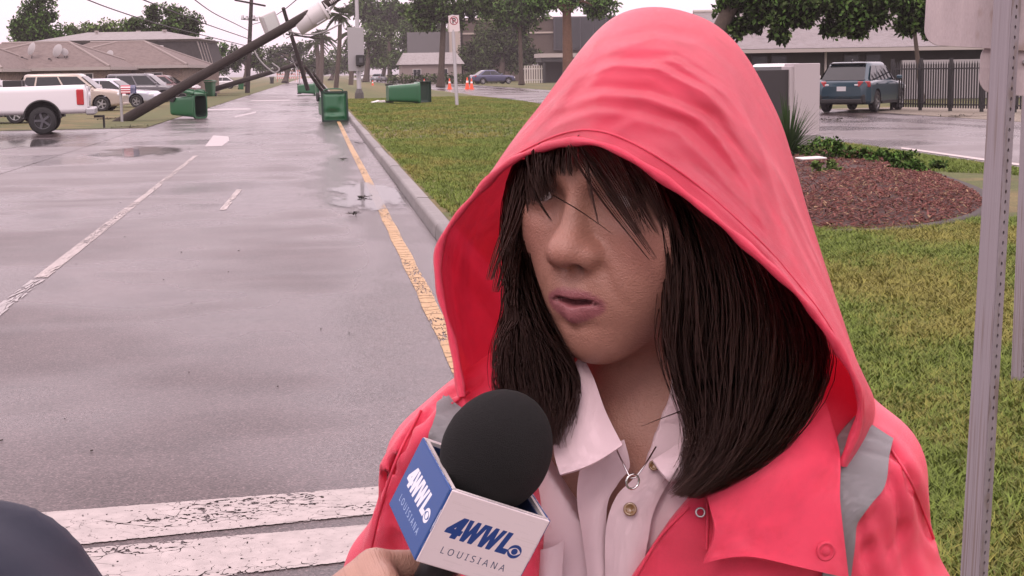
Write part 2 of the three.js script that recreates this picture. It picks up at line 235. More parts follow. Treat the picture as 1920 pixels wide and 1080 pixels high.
// ---------- grass blades ----------
{
  const tuft = (() => { const r = rng(9), p = [], ix = []; for (let b = 0; b < 7; b++) { const a = r() * 6.28, d = 0.35 * r(), x = Math.cos(r() * 6.28) * d, z = Math.sin(r() * 6.28) * d, h = 0.55 + 0.5 * r(), l = 0.25 + 0.5 * r(), w = 0.045, ca = Math.cos(a), sa = Math.sin(a), o = p.length / 3; p.push(x - sa * w, 0, z + ca * w, x + sa * w, 0, z - ca * w, x + ca * l * 0.35 - sa * w * 0.7, h * 0.65, z + sa * l * 0.35 + ca * w * 0.7, x + ca * l * 0.35 + sa * w * 0.7, h * 0.65, z + sa * l * 0.35 - ca * w * 0.7, x + ca * l, h, z + sa * l); ix.push(o, o + 1, o + 3, o, o + 3, o + 2, o + 2, o + 3, o + 4); } const g = new THREE.BufferGeometry(); g.setAttribute('position', new THREE.Float32BufferAttribute(p, 3)); g.setIndex(ix); g.computeVertexNormals(); return g; })();
  const r = rng(77), spots = [];
  const inBed = (x, z) => { const dx = x - 6.6, dz = z + 16.2; return dx * dx / 7.5 + dz * dz / 10 < 1; };
  const add = (n, z0, z1, x0, xr, s0, s1) => { for (let i = 0; i < n; i++) { const z = -lerp(z0, z1, Math.pow(r(), 0.62)), xa = x0, xb = Math.min(RX0 - 0.1, Math.max(xa + 1, -z * xr + 0.5)), x = lerp(xa, xb, r()); if (inBed(x, z)) continue; spots.push([x, z, lerp(s0, s1, r())]); } };
  add(80000, 3, 14, KX + 0.2, 0.52, 0.035, 0.07); add(80000, 9, 32, KX + 0.22, 0.52, 0.045, 0.08); add(60000, 22, 85, KX + 0.25, 0.4, 0.06, 0.1);
  const im = new THREE.InstancedMesh(tuft, mat([1, 1, 1], 0.8), spots.length), m = new THREE.Matrix4(), c = new THREE.Color();
  spots.forEach(([x, z, s], i) => { m.compose(V(x, medY(x, z) - 0.004, z), new THREE.Quaternion().setFromEuler(new THREE.Euler((r() - 0.5) * 0.5, r() * 6.28, (r() - 0.5) * 0.5)), V(s * 1.3, s * 0.8, s * 1.3)); im.setMatrixAt(i, m); const f = fbm(x * 0.8, z * 0.6, 3, 3), dry = smooth(0.46, 0.74, f + 0.25 * (r() - 0.5)), v = 0.75 + 0.6 * r(); c.setRGB(lerp(0.115, 0.195, dry) * v, lerp(0.165, 0.185, dry) * v, lerp(0.022, 0.038, dry) * v); im.setColorAt(i, c); });
  im.name = 'median_grass'; im.userData.kind = 'stuff'; im.userData.label = 'short patchy olive grass blades on the median'; im.castShadow = im.receiveShadow = true; scene.add(im);
}
// ---------- leaves, trees ----------
function leafGeo(clumps, seed, cols, stretch = 1.9) {               // clumps [center, [rx, ry, rz], count, leaf size]
  const r = rng(seed), P = [], N = [], C = [];
  for (const [c, rad, n, s] of clumps) {
    const tone = 0.7 + 0.6 * r();
    for (let i = 0; i < n; i++) {
      let x, y, z, d; do { x = r() * 2 - 1; y = r() * 2 - 1; z = r() * 2 - 1; d = x * x + y * y + z * z; } while (d > 1 || d < 0.12 * r());
      const o = V(c.x + x * rad[0], c.y + y * rad[1], c.z + z * rad[2]), a = V(r() - 0.5, r() - 0.65, r() - 0.5).normalize(), b = V(r() - 0.5, r() - 0.5, r() - 0.5).cross(a).normalize(), l = s * (0.6 + 0.8 * r()), w = l / stretch;
      const q = [o, o.clone().addScaledVector(a, l * 0.5).addScaledVector(b, w * 0.5), o.clone().addScaledVector(a, l), o.clone().addScaledVector(a, l * 0.5).addScaledVector(b, -w * 0.5)];
      const nn = a.clone().cross(b); if (nn.y < 0) nn.negate(); const col = cols[Math.floor(r() * cols.length)], v = tone * (0.7 + 0.6 * r());
      for (const k of [0, 1, 2, 0, 2, 3]) { P.push(q[k].x, q[k].y, q[k].z); N.push(nn.x, nn.y, nn.z); C.push(col[0] * v, col[1] * v, col[2] * v); }
    }
  }
  const g = new THREE.BufferGeometry(); g.setAttribute('position', new THREE.Float32BufferAttribute(P, 3)); g.setAttribute('normal', new THREE.Float32BufferAttribute(N, 3)); g.setAttribute('color', new THREE.Float32BufferAttribute(C, 3)); g.setAttribute('uv', new THREE.BufferAttribute(new Float32Array(P.length / 3 * 2), 2)); return g;
}
const matLeaf = phys([1, 1, 1], 0.75, { vertexColors: true, transmission: 0.35, thickness: 0, specularIntensity: 0.25 });
const barkMap = dataTex(256, 256, (i, j) => { const v = 0.55 + 0.6 * fbm(i / 6, j / 26, 2, 3); return [v, v * 0.93, v * 0.87]; }, true, [2, 3]);
const matBark = mat([0.075, 0.06, 0.05], 0.95, { map: barkMap }), matBarkRed = mat([0.13, 0.075, 0.05], 0.95, { map: barkMap });
const GREENS = [[0.09, 0.19, 0.036], [0.115, 0.22, 0.044], [0.075, 0.155, 0.032]], DARK = [[0.07, 0.115, 0.034], [0.09, 0.14, 0.04]], LIGHT = [[0.16, 0.25, 0.07], [0.19, 0.26, 0.08], [0.13, 0.21, 0.055]], PALE = [[0.12, 0.19, 0.055], [0.09, 0.155, 0.042]];
// crown blobs in picture pixels at depth d: [px, py, r px, r py, leaves]; each blob splits into clumps
function crown(blobs, d, seed, cols, leafPx = 5, k = 9) {
  const r = rng(seed), cl = [], s = d / FPX;
  for (const [x, y, rx, ry, n] of blobs) for (let i = 0; i < k; i++) {
    const a = r() * 6.283, q = Math.sqrt(r()) * 0.95, dd = (r() - 0.5) * rx * s * 1.4, c = at(x + Math.cos(a) * q * rx, y + Math.sin(a) * q * ry, d + dd), f = 0.4 + 0.32 * r();
    cl.push([c, [rx * s * f, ry * s * f, rx * s * f], Math.round(n / k), leafPx * s]);
  }
  return leafGeo(cl, seed + 1, cols);
}
function tree(name, label, trunkPts, radii, blobs, d, seed, cols, o = {}) {   // trunkPts Vector3 from the ground up
  const t = thing(name, label, 'tree', trunkPts[0], 0, o.group), off = trunkPts[0].clone().negate();
  const tg = [tube(trunkPts, (u) => lerp(radii[0], radii[1], u) * (1 + 0.5 * Math.pow(1 - u, 12)), 9, 14)], r = rng(seed + 5), top = trunkPts[trunkPts.length - 1];
  if (!o.bare) for (const [x, y, rx, ry] of blobs.slice(0, 5)) { const e = at(x + (r() - 0.5) * rx, y + (r() - 0.5) * ry * 0.6, d + (r() - 0.5) * rx * d / FPX), m = top.clone().lerp(e, 0.5); m.y += 0.06 * top.distanceTo(e); tg.push(tube([trunkPts[Math.max(0, trunkPts.length - 2)].clone().lerp(top, 0.7), m, e], (u) => lerp(radii[1] * 0.7, radii[1] * 0.12, u), 6, 8)); }
  part('trunk', merge(tg).translate(off.x, off.y, off.z), o.bark ?? matBark, t);
  part('crown', crown(blobs, d, seed, cols, o.leaf ?? 5, o.k ?? 9).translate(off.x, off.y, off.z), matLeaf, t);
  return t;
}
const up = (px, py, d, d2 = d) => at(px, py, d2);
const gd = (px, py) => { const p = gp(px, py); return p; };
const depthOf = (p) => p.clone().sub(EYE).dot(V(0, 0, -1).transformDirection(CM));
function groundUnder(px, d) { const p = at(px, 300, d); p.y = 0; return p; }
{
  const T = (name, label, px, d, topPy, rr, blobs, seed, cols, o = {}) => { const b = groundUnder(px, d), a = at(px + (o.lean ?? 0), topPy, d); return tree(name, label, [b, b.clone().lerp(a, 0.5).add(V(0.02 * d * 0.05, 0, 0)), a], [rr, rr * 0.55], blobs, d, seed, cols, o); };
  T('broadleaf_tree', 'tall round green tree behind the roofs at the far left', 72, 135, 60, 0.45, [[75, 20, 32, 26, 2600], [55, 45, 30, 22, 2200], [98, 48, 28, 26, 2200], [72, 70, 44, 20, 2400], [110, 75, 24, 14, 900], [38, 72, 14, 14, 500]], 11, GREENS, { leaf: 6 });
  T('broadleaf_tree', 'pale green ragged tree between the two darker trees behind the roofs', 190, 165, 70, 0.4, [[150, 60, 20, 16, 900], [180, 52, 22, 14, 900], [215, 54, 24, 17, 1000], [170, 68, 34, 10, 900], [240, 60, 16, 14, 600]], 12, LIGHT, { leaf: 6 });
  T('broadleaf_tree', 'wide dark green tree above the long brown roof', 315, 140, 60, 0.45, [[290, 28, 14, 20, 900], [310, 40, 36, 24, 2600], [345, 45, 28, 22, 1800], [270, 54, 30, 18, 1700], [320, 62, 44, 14, 1800], [365, 58, 12, 12, 400]], 13, [...GREENS, ...DARK], { leaf: 6 });
  T('broadleaf_tree', 'small round tree right of the brown building', 403, 190, 100, 0.35, [[402, 92, 20, 18, 1500], [412, 108, 22, 14, 1000]], 14, GREENS);
  T('broadleaf_tree', 'dark tree mass behind the foot of the distant utility pole', 462, 210, 110, 0.4, [[445, 98, 20, 18, 1200], [475, 108, 26, 22, 1600], [430, 118, 20, 18, 1200], [410, 128, 28, 14, 1000]], 15, DARK);
  T('broadleaf_tree', 'dark green tree behind the leaning pole at the end of the road', 540, 280, 100, 0.5, [[520, 104, 24, 18, 1500], [550, 98, 22, 22, 1500], [585, 112, 26, 18, 1500], [500, 122, 26, 12, 1100], [555, 124, 36, 10, 1100]], 16, DARK);
  T('broadleaf_tree', 'hazy tree at the end of the road right of the barricades', 625, 330, 120, 0.5, [[615, 118, 22, 16, 1300], [645, 108, 20, 18, 1300], [670, 112, 24, 18, 1200], [640, 128, 34, 9, 900]], 17, PALE);
  T('broadleaf_tree', 'pale green far tree behind the grey signal pole', 720, 300, 105, 0.5, [[700, 92, 26, 26, 1500], [735, 98, 26, 24, 1500], [765, 82, 26, 26, 1500], [720, 118, 40, 12, 1200], [795, 96, 24, 24, 1300]], 18, PALE);
  T('broadleaf_tree', 'loose green far tree left of the no parking sign', 835, 290, 100, 0.5, [[800, 70, 24, 30, 1300], [835, 75, 24, 30, 1400], [850, 108, 26, 16, 900], [780, 112, 24, 14, 900]], 19, PALE);
  T('broadleaf_tree', 'grey green far tree directly behind the thick median tree', 800, 260, 60, 0.5, [[760, 62, 28, 28, 1400], [800, 50, 30, 30, 1500], [830, 40, 26, 26, 1200], [745, 110, 26, 16, 900], [790, 108, 30, 20, 1300], [850, 70, 26, 34, 1300]], 35, [...PALE, ...GREENS]);
  T('broadleaf_tree', 'grey green far tree between the signal pole and the slim median tree', 690, 250, 60, 0.5, [[690, 60, 24, 24, 1200], [715, 70, 24, 22, 1200], [668, 90, 20, 16, 800], [700, 110, 26, 14, 900]], 36, PALE);
  // trees on the median, crowns reaching over the top of the frame
  const M = (label, px, py, top, w, blobs, seed, cols, o = {}) => { const p = gp(px, py), d = depthOf(p); p.y = KH - 0.02; const s = d / FPX; return tree('street_tree', label, [p, at(lerp(px, top[0], 0.5), lerp(py, top[1], 0.5), d), at(top[0], top[1], d)], [w * s, w * s * 0.7], blobs, d, seed, cols, { group: 'trees on the grass median', leaf: 7, ...o }); };
  M('slim median tree with a dark straight trunk behind the overturned bin', 731, 153, [729, 30], 4.2, [[700, 12, 40, 24, 2400], [745, 18, 36, 26, 2400], [775, 40, 30, 24, 1400], [720, 45, 26, 18, 900], [690, 34, 20, 14, 500]], 21, [...GREENS, ...PALE]);
  M('thick dark median tree right beside the no parking sign', 826, 166, [833, 10], 6.5, [[800, 4, 44, 22, 2400], [850, 6, 44, 26, 2600], [790, 34, 26, 20, 900], [870, 30, 22, 22, 1000], [905, 8, 34, 20, 1500]], 22, [...GREENS, ...PALE]);
  M('dark trunked tree behind the blue sedan, nearest the white picket fence', 978, 161, [974, 40], 4.6, [[960, 10, 44, 24, 2200], [1000, 14, 34, 20, 1500], [975, 38, 26, 24, 1300], [930, 25, 30, 20, 1100]], 23, GREENS);
  M('red brown trunked tree beside the left of the hood', 1066, 170, [1062, 0], 11, [[1040, -6, 44, 16, 1500], [1090, -2, 50, 20, 2000], [1120, 14, 34, 16, 1300], [1020, 12, 30, 14, 800]], 24, GREENS, { bark: matBarkRed });
  // bushy evergreen by the beige building
  T('evergreen_tree', 'dense dark bushy evergreen in front of the beige building', 940, 215, 90, 0.6, [[940, 70, 40, 34, 5000], [900, 95, 34, 32, 4200], [975, 92, 34, 32, 4200], [935, 105, 58, 24, 4800], [960, 50, 26, 24, 2200], [880, 115, 22, 18, 1500]], 25, DARK, { leaf: 5 });
  // spreading oak whose low branches hang over the right of the frame
  const p = groundUnder(1340, 46), d = 46;
  tree('oak_tree', 'spreading oak with low branches hanging over the grey roof', [p, at(1335, 160, d), at(1352, 50, d), at(1388, -10, d)], [0.36, 0.2], [[1400, 6, 46, 24, 2600], [1460, -2, 50, 26, 2600], [1430, 34, 34, 22, 1500], [1462, 64, 16, 20, 520], [1530, 2, 50, 24, 2600], [1500, 32, 26, 14, 800], [1590, 10, 40, 24, 2000], [1562, 48, 18, 16, 560], [1625, 32, 34, 24, 1800], [1660, 2, 46, 22, 2200], [1715, 14, 32, 28, 1900], [1700, 50, 18, 14, 520], [1745, 40, 16, 24, 620], [1600, 58, 20, 10, 420], [1380, 50, 16, 16, 420]], d, 26, [...DARK, ...GREENS], { leaf: 11, k: 14 });
  tree('street_tree', 'small bare stemmed tree at the right end of the grey roof', [groundUnder(1726, 60), at(1724, 140, 60), at(1716, 70, 60), at(1712, 40, 60)], [0.12, 0.07], [[1712, 30, 26, 20, 900], [1740, 44, 16, 18, 400]], 60, 27, GREENS, { leaf: 9 });
}
// palms
function palm(label, px, py, topx, topy, d, rpx, seed) {
  const b = groundUnder(px, d), a = at(topx, topy, d), s = d / FPX, r = rng(seed), t = thing('palm_tree', label, 'palm tree', b, 0, 'palms along the median'), o = b.clone().negate();
  part('trunk', tube([b, b.clone().lerp(a, 0.5).add(V(0.1, 0, 0)), a], (u) => lerp(4.6, 3.6, u) * s, 8, 12).translate(o.x, o.y, o.z), matBark, t);
  const fr = []; for (let i = 0; i < 26; i++) { const az = r() * 6.283, el = lerp(-0.7, 1.2, r()), L = rpx * s * (0.8 + 0.4 * r()), dir = V(Math.cos(az) * Math.cos(el), Math.sin(el), Math.sin(az) * Math.cos(el)), side = V(-Math.sin(az), 0, Math.cos(az));
    const sp = (u) => a.clone().addScaledVector(dir, u * L).add(V(0, -0.55 * L * u * u, 0)); fr.push(tube([sp(0), sp(0.35), sp(0.65)], 0.012 * L + 0.01, 4, 4));
    for (let k = 0; k < 13; k++) { const u = 0.25 + 0.75 * k / 12, q = sp(u * 0.8), l = L * 0.34 * (1.15 - u * 0.5); for (const sgn of [-1, 1]) { const e = q.clone().addScaledVector(side, sgn * l * (1.1 - u)).addScaledVector(dir, l * 0.7).add(V(0, -l * 0.35 * r(), 0)), w = V(0, 0.035 * L, 0); const g = new THREE.BufferGeometry().setFromPoints([q.clone().add(w), q.clone().sub(w), e]); g.computeVertexNormals(); fr.push(g); } } }
  const g = merge(fr); paint(g, () => { const v = 0.8 + 0.5 * r(); return [0.055 * v, 0.075 * v, 0.028 * v]; }); part('crown', g.translate(o.x, o.y, o.z), matLeaf, t);
}
palm('tall slender palm standing clear against the pale sky, left of the grey signal pole', 634, 156, 638, 28, 150, 36, 31);
palm('left palm of the close pair at the end of the median', 601, 146, 594, 78, 230, 30, 32);
palm('right palm of the close pair at the end of the median', 606, 146, 604, 68, 225, 30, 33);
palm('palm half hidden behind the grey signal panel', 662, 146, 660, 62, 190, 30, 34);
// ---------- buildings ----------
const roofMap = dataTex(512, 512, (i, j) => { const row = Math.floor(j / 18), o = hash3(Math.floor(i / 30 + (row % 2) * 0.5), row, 4); let v = 0.75 + 0.35 * o + 0.3 * (fbm(i / 50, j / 50, 2, 3) - 0.5); if (j % 18 < 2) v *= 0.7; return [v, v * 0.97, v * 0.95]; }, true, [1 / 3, 1 / 3]);
const matRoofBrown = mat([0.16, 0.125, 0.115], 0.85, { map: roofMap }), matRoofGrey = mat([0.25, 0.235, 0.235], 0.7, { map: roofMap }), matMansard = mat([0.045, 0.04, 0.04], 0.85, { map: roofMap });
const brickMap = dataTex(512, 512, (i, j) => { const row = Math.floor(j / 12), x = i + (row % 2) * 16, o = hash3(Math.floor(x / 32), row, 7); if (j % 12 < 2 || x % 32 < 2) return [0.3, 0.28, 0.26]; const v = 0.7 + 0.6 * o; return [0.2 * v, 0.14 * v, 0.11 * v]; }, true, [1 / 3.2, 1 / 3.2]);
const matBrick = mat([1, 1, 1], 0.9, { map: brickMap }), matFascia = mat([0.36, 0.32, 0.3], 0.6), matRidge = mat([0.24, 0.2, 0.185], 0.7), matTrim = mat([0.6, 0.57, 0.56], 0.5), matDark = mat([0.02, 0.02, 0.022], 0.5), matGlassDark = mat([0.02, 0.023, 0.026], 0.12), matIron = mat([0.018, 0.017, 0.018], 0.55), matSteel = mat([0.42, 0.42, 0.43], 0.38, { metalness: 0.75 }), matGalv = mat([0.36, 0.35, 0.36], 0.5, { metalness: 0.45 });
const poly = (pts, uvs = 1) => { const g = new THREE.BufferGeometry(), p = [], uv = [], n = V(0, 0, 0).crossVectors(pts[1].clone().sub(pts[0]), pts[2].clone().sub(pts[0])).normalize(), ex = Math.abs(n.y) > 0.95 ? V(1, 0, 0) : V(0, 1, 0).cross(n).normalize(), ey = n.clone().cross(ex); for (let i = 1; i < pts.length - 1; i++) for (const q of [pts[0], pts[i], pts[i + 1]]) { p.push(q.x, q.y, q.z); uv.push(q.dot(ex) * uvs, q.dot(ey) * uvs); } g.setAttribute('position', new THREE.Float32BufferAttribute(p, 3)); g.setAttribute('uv', new THREE.Float32BufferAttribute(uv, 2)); g.computeVertexNormals(); return g; };
function boxUV(w, h, d, x, y, z) { const g = new THREE.BoxGeometry(w, h, d), P = g.attributes.position, N = g.attributes.normal, U = g.attributes.uv; g.translate(x, y, z); for (let i = 0; i < P.count; i++) { if (Math.abs(N.getY(i)) > 0.5) U.setXY(i, P.getX(i), P.getZ(i)); else if (Math.abs(N.getX(i)) > 0.5) U.setXY(i, P.getZ(i), P.getY(i)); else U.setXY(i, P.getX(i), P.getY(i)); } return g; }
function windowPart(parent, x, y, z, w, h, ry = 0, frameMat = matTrim, cols = 2) {
  const W = part('window', [box(w + 0.1, 0.06, 0.07, 0, h / 2 + 0.03, 0), box(w + 0.16, 0.07, 0.12, 0, -h / 2 - 0.035, 0.02), box(0.06, h, 0.07, -w / 2 - 0.02, 0, 0), box(0.06, h, 0.07, w / 2 + 0.02, 0, 0), ...Array.from({ length: cols - 1 }, (_, i) => box(0.04, h, 0.05, -w / 2 + w * (i + 1) / cols, 0, 0))], frameMat, parent);
  W.position.set(x, y, z); W.rotation.y = ry; part('pane', box(w - 0.01, h - 0.01, 0.02), matGlassDark, W); return W;
}
// low hip-roofed apartment blocks on the left
function hipHouse(label, c, turn, w, d, eave, rise, ridge, wins) {
  const t = thing('apartment_building', label, 'building', c, turn, 'low hip roofed apartment blocks on the left');
  part('wall', boxUV(w - 0.9, eave + 0.3, d - 0.9, 0, (eave + 0.3) / 2 - 0.3, 0), matBrick, t);
  const e = [V(-w / 2, eave, d / 2), V(w / 2, eave, d / 2), V(w / 2, eave, -d / 2), V(-w / 2, eave, -d / 2)], r0 = V(-ridge / 2, eave + rise, 0), r1 = V(ridge / 2, eave + rise, 0), lo = e.map((p) => p.clone().add(V(0, -0.05, 0)));
  const rf = part('roof', [poly([e[0], e[1], r1, r0]), poly([e[1], e[2], r1]), poly([e[2], e[3], r0, r1]), poly([e[3], e[0], r0]), poly([lo[3], lo[2], lo[1], lo[0]])], matRoofBrown, t);
  part('ridge_cap', [bar(r0, r1, 0.09), ...[[e[0], r0], [e[3], r0], [e[1], r1], [e[2], r1]].map(([a, b]) => bar(a.clone().add(V(0, 0.02, 0)), b, 0.09))], matRidge, rf);
  part('fascia', [box(w + 0.06, 0.2, 0.06, 0, eave - 0.1, d / 2 + 0.03), box(0.06, 0.2, d, w / 2 + 0.03, eave - 0.1, 0), box(0.06, 0.2, d, -w / 2 - 0.03, eave - 0.1, 0)], matFascia, t);
  for (const [x, ww, hh, y] of wins) windowPart(t, x, y ?? 1.25, d / 2 - 0.43, ww, hh);
  return t;
}
{
  const hc = (px, d) => groundUnder(px, d);
  const A = hipHouse('nearest low apartment block at far left with two grey satellite dishes on its brown roof', hc(80, 104), R(-6), 12.6, 11, 2.25, 1.75, 4.6, [[-3.2, 1.6, 1.1], [2.2, 1.4, 1.1], [4.6, 0.9, 1.1]]);
  hipHouse('low brick apartment block with brown hip roof, right of the nearest one', hc(232, 112), R(-6), 12.2, 11, 2.35, 1.8, 4, [[-3.4, 1.2, 1.1], [0.6, 1.6, 1.1], [3.6, 1.2, 1.1]]);
  hipHouse('low apartment block at the far left edge, its roof sloping up out of the frame', hc(-95, 98), R(-6), 11, 11, 2.2, 1.9, 4.4, [[3.0, 1.2, 1.1], [-1, 1.2, 1.1]]);
  const B = thing('apartment_building', 'large two storey block with a dark mansard roof behind the low roofs', 'building', hc(258, 128), R(-5)), mx = 6.9, md = 6;
  part('wall', boxUV(12.8, 3, 11, 0, 1.5, 0), matBrick, B);
  const ring = (x, z, y) => [V(-x, y, z), V(x, y, z), V(x, y, -z), V(-x, y, -z)], b0 = ring(mx, md, 2.4), b1 = ring(mx - 0.55, md - 0.55, 4.35), b2 = ring(mx - 0.3, md - 0.3, 4.55), tp = [V(-3.6, 5.35, 0), V(2.9, 5.35, 0)];
  part('mansard', [0, 1, 2, 3].map((i) => poly([b0[i], b0[(i + 1) % 4], b1[(i + 1) % 4], b1[i]])), matMansard, B);
  part('roof', [poly([b2[0], b2[1], tp[1], tp[0]]), poly([b2[1], b2[2], tp[1]]), poly([b2[2], b2[3], tp[0], tp[1]]), poly([b2[3], b2[0], tp[0]]), ...[0, 1, 2, 3].map((i) => poly([b1[i], b1[(i + 1) % 4], b2[(i + 1) % 4], b2[i]]))], matRoofGrey, B);
  for (const x of [-3.2, 0.35, 3.3]) { const w = windowPart(B, x, 3.45, md - 0.1, 0.8, 1.1); }
  part('gutter', [box(2 * mx + 0.1, 0.14, 0.14, 0, 2.36, md + 0.03)], matFascia, B);
  for (let k = 0; k < 4; k++) { const z = md - 0.6 - k * 1.5; part('batten', bar(V(mx + 0.02, 2.45, z), V(mx - 0.5, 4.35, z - 0.05), 0.05, 0.05, 5), matFascia, B); }
  for (const [x, z] of [[-2.6, 1.2], [0.5, -0.6], [3, 1]]) part('roof_vent', [bar(V(x, 4.7, z), V(x, 5.35, z), 0.1), bar(V(x, 5.35, z), V(x, 5.45, z), 0.2)], matFascia, B);
  // dishes
  const dish = (label, px, py, d, face, sc = 1) => { const t = thing('satellite_dish', label, 'satellite dish', at(px, py, d), face); const g = new THREE.SphereGeometry(1.1 * sc, 18, 8, 0, 6.283, 0, 0.42); g.rotateX(Math.PI / 2 - 0.35); g.translate(0, 0.1 * sc, -1.05 * sc); const s2 = g.clone().translate(0, 0, 0.03); part('reflector', [g], mat([0.3, 0.28, 0.28], 0.5), t); part('mast', [bar(V(0, 0, -0.12), V(0, -0.75 * sc, 0.05), 0.03), bar(V(0, -0.75 * sc, 0.05), V(0.35, -0.85 * sc, 0.2), 0.025)], matIron, t); part('feed_arm', [bar(V(0, -0.3 * sc, 0), V(0, -0.15 * sc, 0.6 * sc), 0.02), box(0.09, 0.09, 0.14, 0, -0.12 * sc, 0.62 * sc)], matIron, t); };
  dish('left dish of the pair on the nearest brown roof', 57, 104, 99.5, R(-50)); dish('right dish of the pair on the nearest brown roof', 106, 107, 99.5, R(-40)); dish('small tilted dish just right of the pair on the nearest brown roof', 122, 105, 99.6, R(30), 0.6); dish('pale dish on the second brown roof below the dark mansard', 205, 110, 107, R(-30), 0.7);
}
{ // beige commercial building beyond the evergreen
  const d = 235, s = d / FPX, c = groundUnder(1010, d), t = thing('commercial_building', 'tall beige building with a dark glazed bay behind the median trees', 'building', c, R(-4)), X = (px) => (px - 1010) * s, Y = (py) => at(1010, py, d).y, mB = mat([0.3, 0.235, 0.2], 0.85, { map: concMap }), mB2 = mat([0.4, 0.34, 0.3], 0.85);
  part('wall', [boxUV(X(1400) - X(872), Y(33), 14, (X(1400) + X(872)) / 2, Y(33) / 2, -7)], mB, t);
  part('tower', [boxUV(X(975) - X(905), Y(-60), 9, X(940), Y(-60) / 2, -6)], mB, t);
  part('pilaster', [boxUV(X(867) - X(847), Y(20), 10, X(857), Y(20) / 2, -4)], mB2, t);
  part('side_wall', [boxUV(X(847) - X(770), Y(58), 10, X(808), Y(58) / 2, -5)], mat([0.13, 0.125, 0.13], 0.8), t);
  const bay = part('glazed_bay', boxUV(X(1160) - X(1041), Y(34) - Y(95), 1, X(1100), (Y(34) + Y(95)) / 2, 0.2), mat([0.05, 0.048, 0.06], 0.4), t);
  for (let k = 0; k < 5; k++) part('pane', box(1.85, Y(34) - Y(95) - 0.4, 0.06, X(1041) + 1.1 + k * 2, (Y(34) + Y(95)) / 2, 0.75), matGlassDark, bay);
  for (const y of [36, 62]) part('ledge', box(X(1040) - X(872), 0.25, 0.3, (X(1040) + X(872)) / 2, Y(y), 0.15), mB2, t);
  for (const px of [890, 915, 985, 1010]) windowPart(t, X(px), Y(112), 0.03, 1.3, 1.6);
  const q = groundUnder(1075, 190), k = 190 / FPX, sh = thing('shelter', 'small dark shelter with a flat grey roof left of the hood', 'shelter', q);
  part('roof', box(9, 0.5, 5, 0, at(1075, 104, 190).y, 0), matFascia, sh); part('beam', box(8.6, 0.5, 4.6, 0, at(1075, 112, 190).y, 0), matDark, sh); part('back_wall', box(8, at(1075, 115, 190).y, 0.3, 0, at(1075, 115, 190).y / 2, -2), mat([0.05, 0.045, 0.045], 0.8), sh); for (const x of [-3.9, 0, 3.9]) part('post', box(0.25, at(1075, 115, 190).y, 0.25, x, at(1075, 115, 190).y / 2, 2), matDark, sh);
  const f = thing('picket_fence', 'short white picket fence behind the dark trunked tree', 'fence', groundUnder(1000, 188)); const fh = at(1000, 123, 188).y; for (let i = 0; i < 9; i++) part('picket', box(0.16, fh, 0.04, -1.2 + i * 0.3, fh / 2, 0), mat([0.5, 0.47, 0.42], 0.7), f); for (const y of [0.4, fh - 0.4]) part('rail', box(2.7, 0.1, 0.05, 0, y, -0.05), matTrim, f);
  const house = thing('house', 'pale low house far behind the median, left of the no parking sign', 'house', groundUnder(810, 205)); part('wall', boxUV(8, 2.6, 7, 0, 1.3, 0), mat([0.24, 0.195, 0.18], 0.8), house); part('roof', [poly([V(-4.4, 2.6, 3.9), V(4.4, 2.6, 3.9), V(3.6, 4.2, 0), V(-3.6, 4.2, 0)]), poly([V(4.4, 2.6, -3.9), V(-4.4, 2.6, -3.9), V(-3.6, 4.2, 0), V(3.6, 4.2, 0)]), poly([V(4.4, 2.6, 3.9), V(4.4, 2.6, -3.9), V(3.6, 4.2, 0)]), poly([V(-4.4, 2.6, -3.9), V(-4.4, 2.6, 3.9), V(-3.6, 4.2, 0)])], matRoofGrey, house); for (const x of [-2, 1.6]) windowPart(house, x, 1.4, 3.53, 1, 1.1);
  const hedge = thing('hedge', 'low dark clipped hedge in front of the pale house and the beige building', 'hedge', groundUnder(840, 195)); part('foliage', leafGeo(Array.from({ length: 22 }, (_, i) => [V(-7 + i * 0.66, 0.7, 0), [0.7, 0.75, 0.7], 130, 0.3]), 61, DARK), matLeaf, hedge);
}
{ // long low building with the grey roof on the right
  const d = 68, s = d / FPX, c = groundUnder(1600, d), t = thing('school_building', 'long low grey green building with a wet grey roof behind the parked cars', 'building', c, R(-7)), eave = at(1560, 90, d).y, mW = mat([0.105, 0.1, 0.085], 0.85, { map: concMap });
  part('wall', boxUV(30, eave, 9, 9, eave / 2, -5.2), mW, t);
  part('lower_wall', boxUV(12, 1.75, 0.3, 8.2, 0.87, -0.35), mat([0.34, 0.32, 0.33], 0.7), t, 'pale grey lower wall behind the iron fence');
  const rf = part('roof', [poly([V(-6.5, eave, 0), V(25, eave, 0), V(25, eave + 1.9, -6.4), V(-6.5, eave + 1.9, -6.4)]), poly([V(25, eave, -11), V(-6.5, eave, -11), V(-6.5, eave + 1.9, -6.4), V(25, eave + 1.9, -6.4)]), poly([V(-6.5, eave - 0.02, -11), V(25, eave - 0.02, -11), V(25, eave - 0.02, 0), V(-6.5, eave - 0.02, 0)])], mat([0.2, 0.175, 0.18], 0.5, { map: roofMap, bumpMap: grainBump, bumpScale: 0.01 }), t);
  part('ridge_cap', bar(V(-6.5, eave + 1.92, -6.4), V(25, eave + 1.92, -6.4), 0.1), matFascia, rf);
  part('fascia', box(31.5, 0.16, 0.08, 9.25, eave - 0.1, 0.04), matFascia, t);
  part('gable', poly([V(-6.5, eave, 0), V(-6.5, eave + 1.9, -6.4), V(-6.5, eave, -11)]), mW, t);
  for (const x of [-4.2, -3.3, 0.0, 1.0, 8, 12]) windowPart(t, x, eave - 0.75, -0.66, 0.62, 0.8, 0, matDark, 1);
  part('downpipe', bar(V(-1.2, 0, -0.6), V(-1.2, eave, -0.6), 0.06), matFascia, t);
}
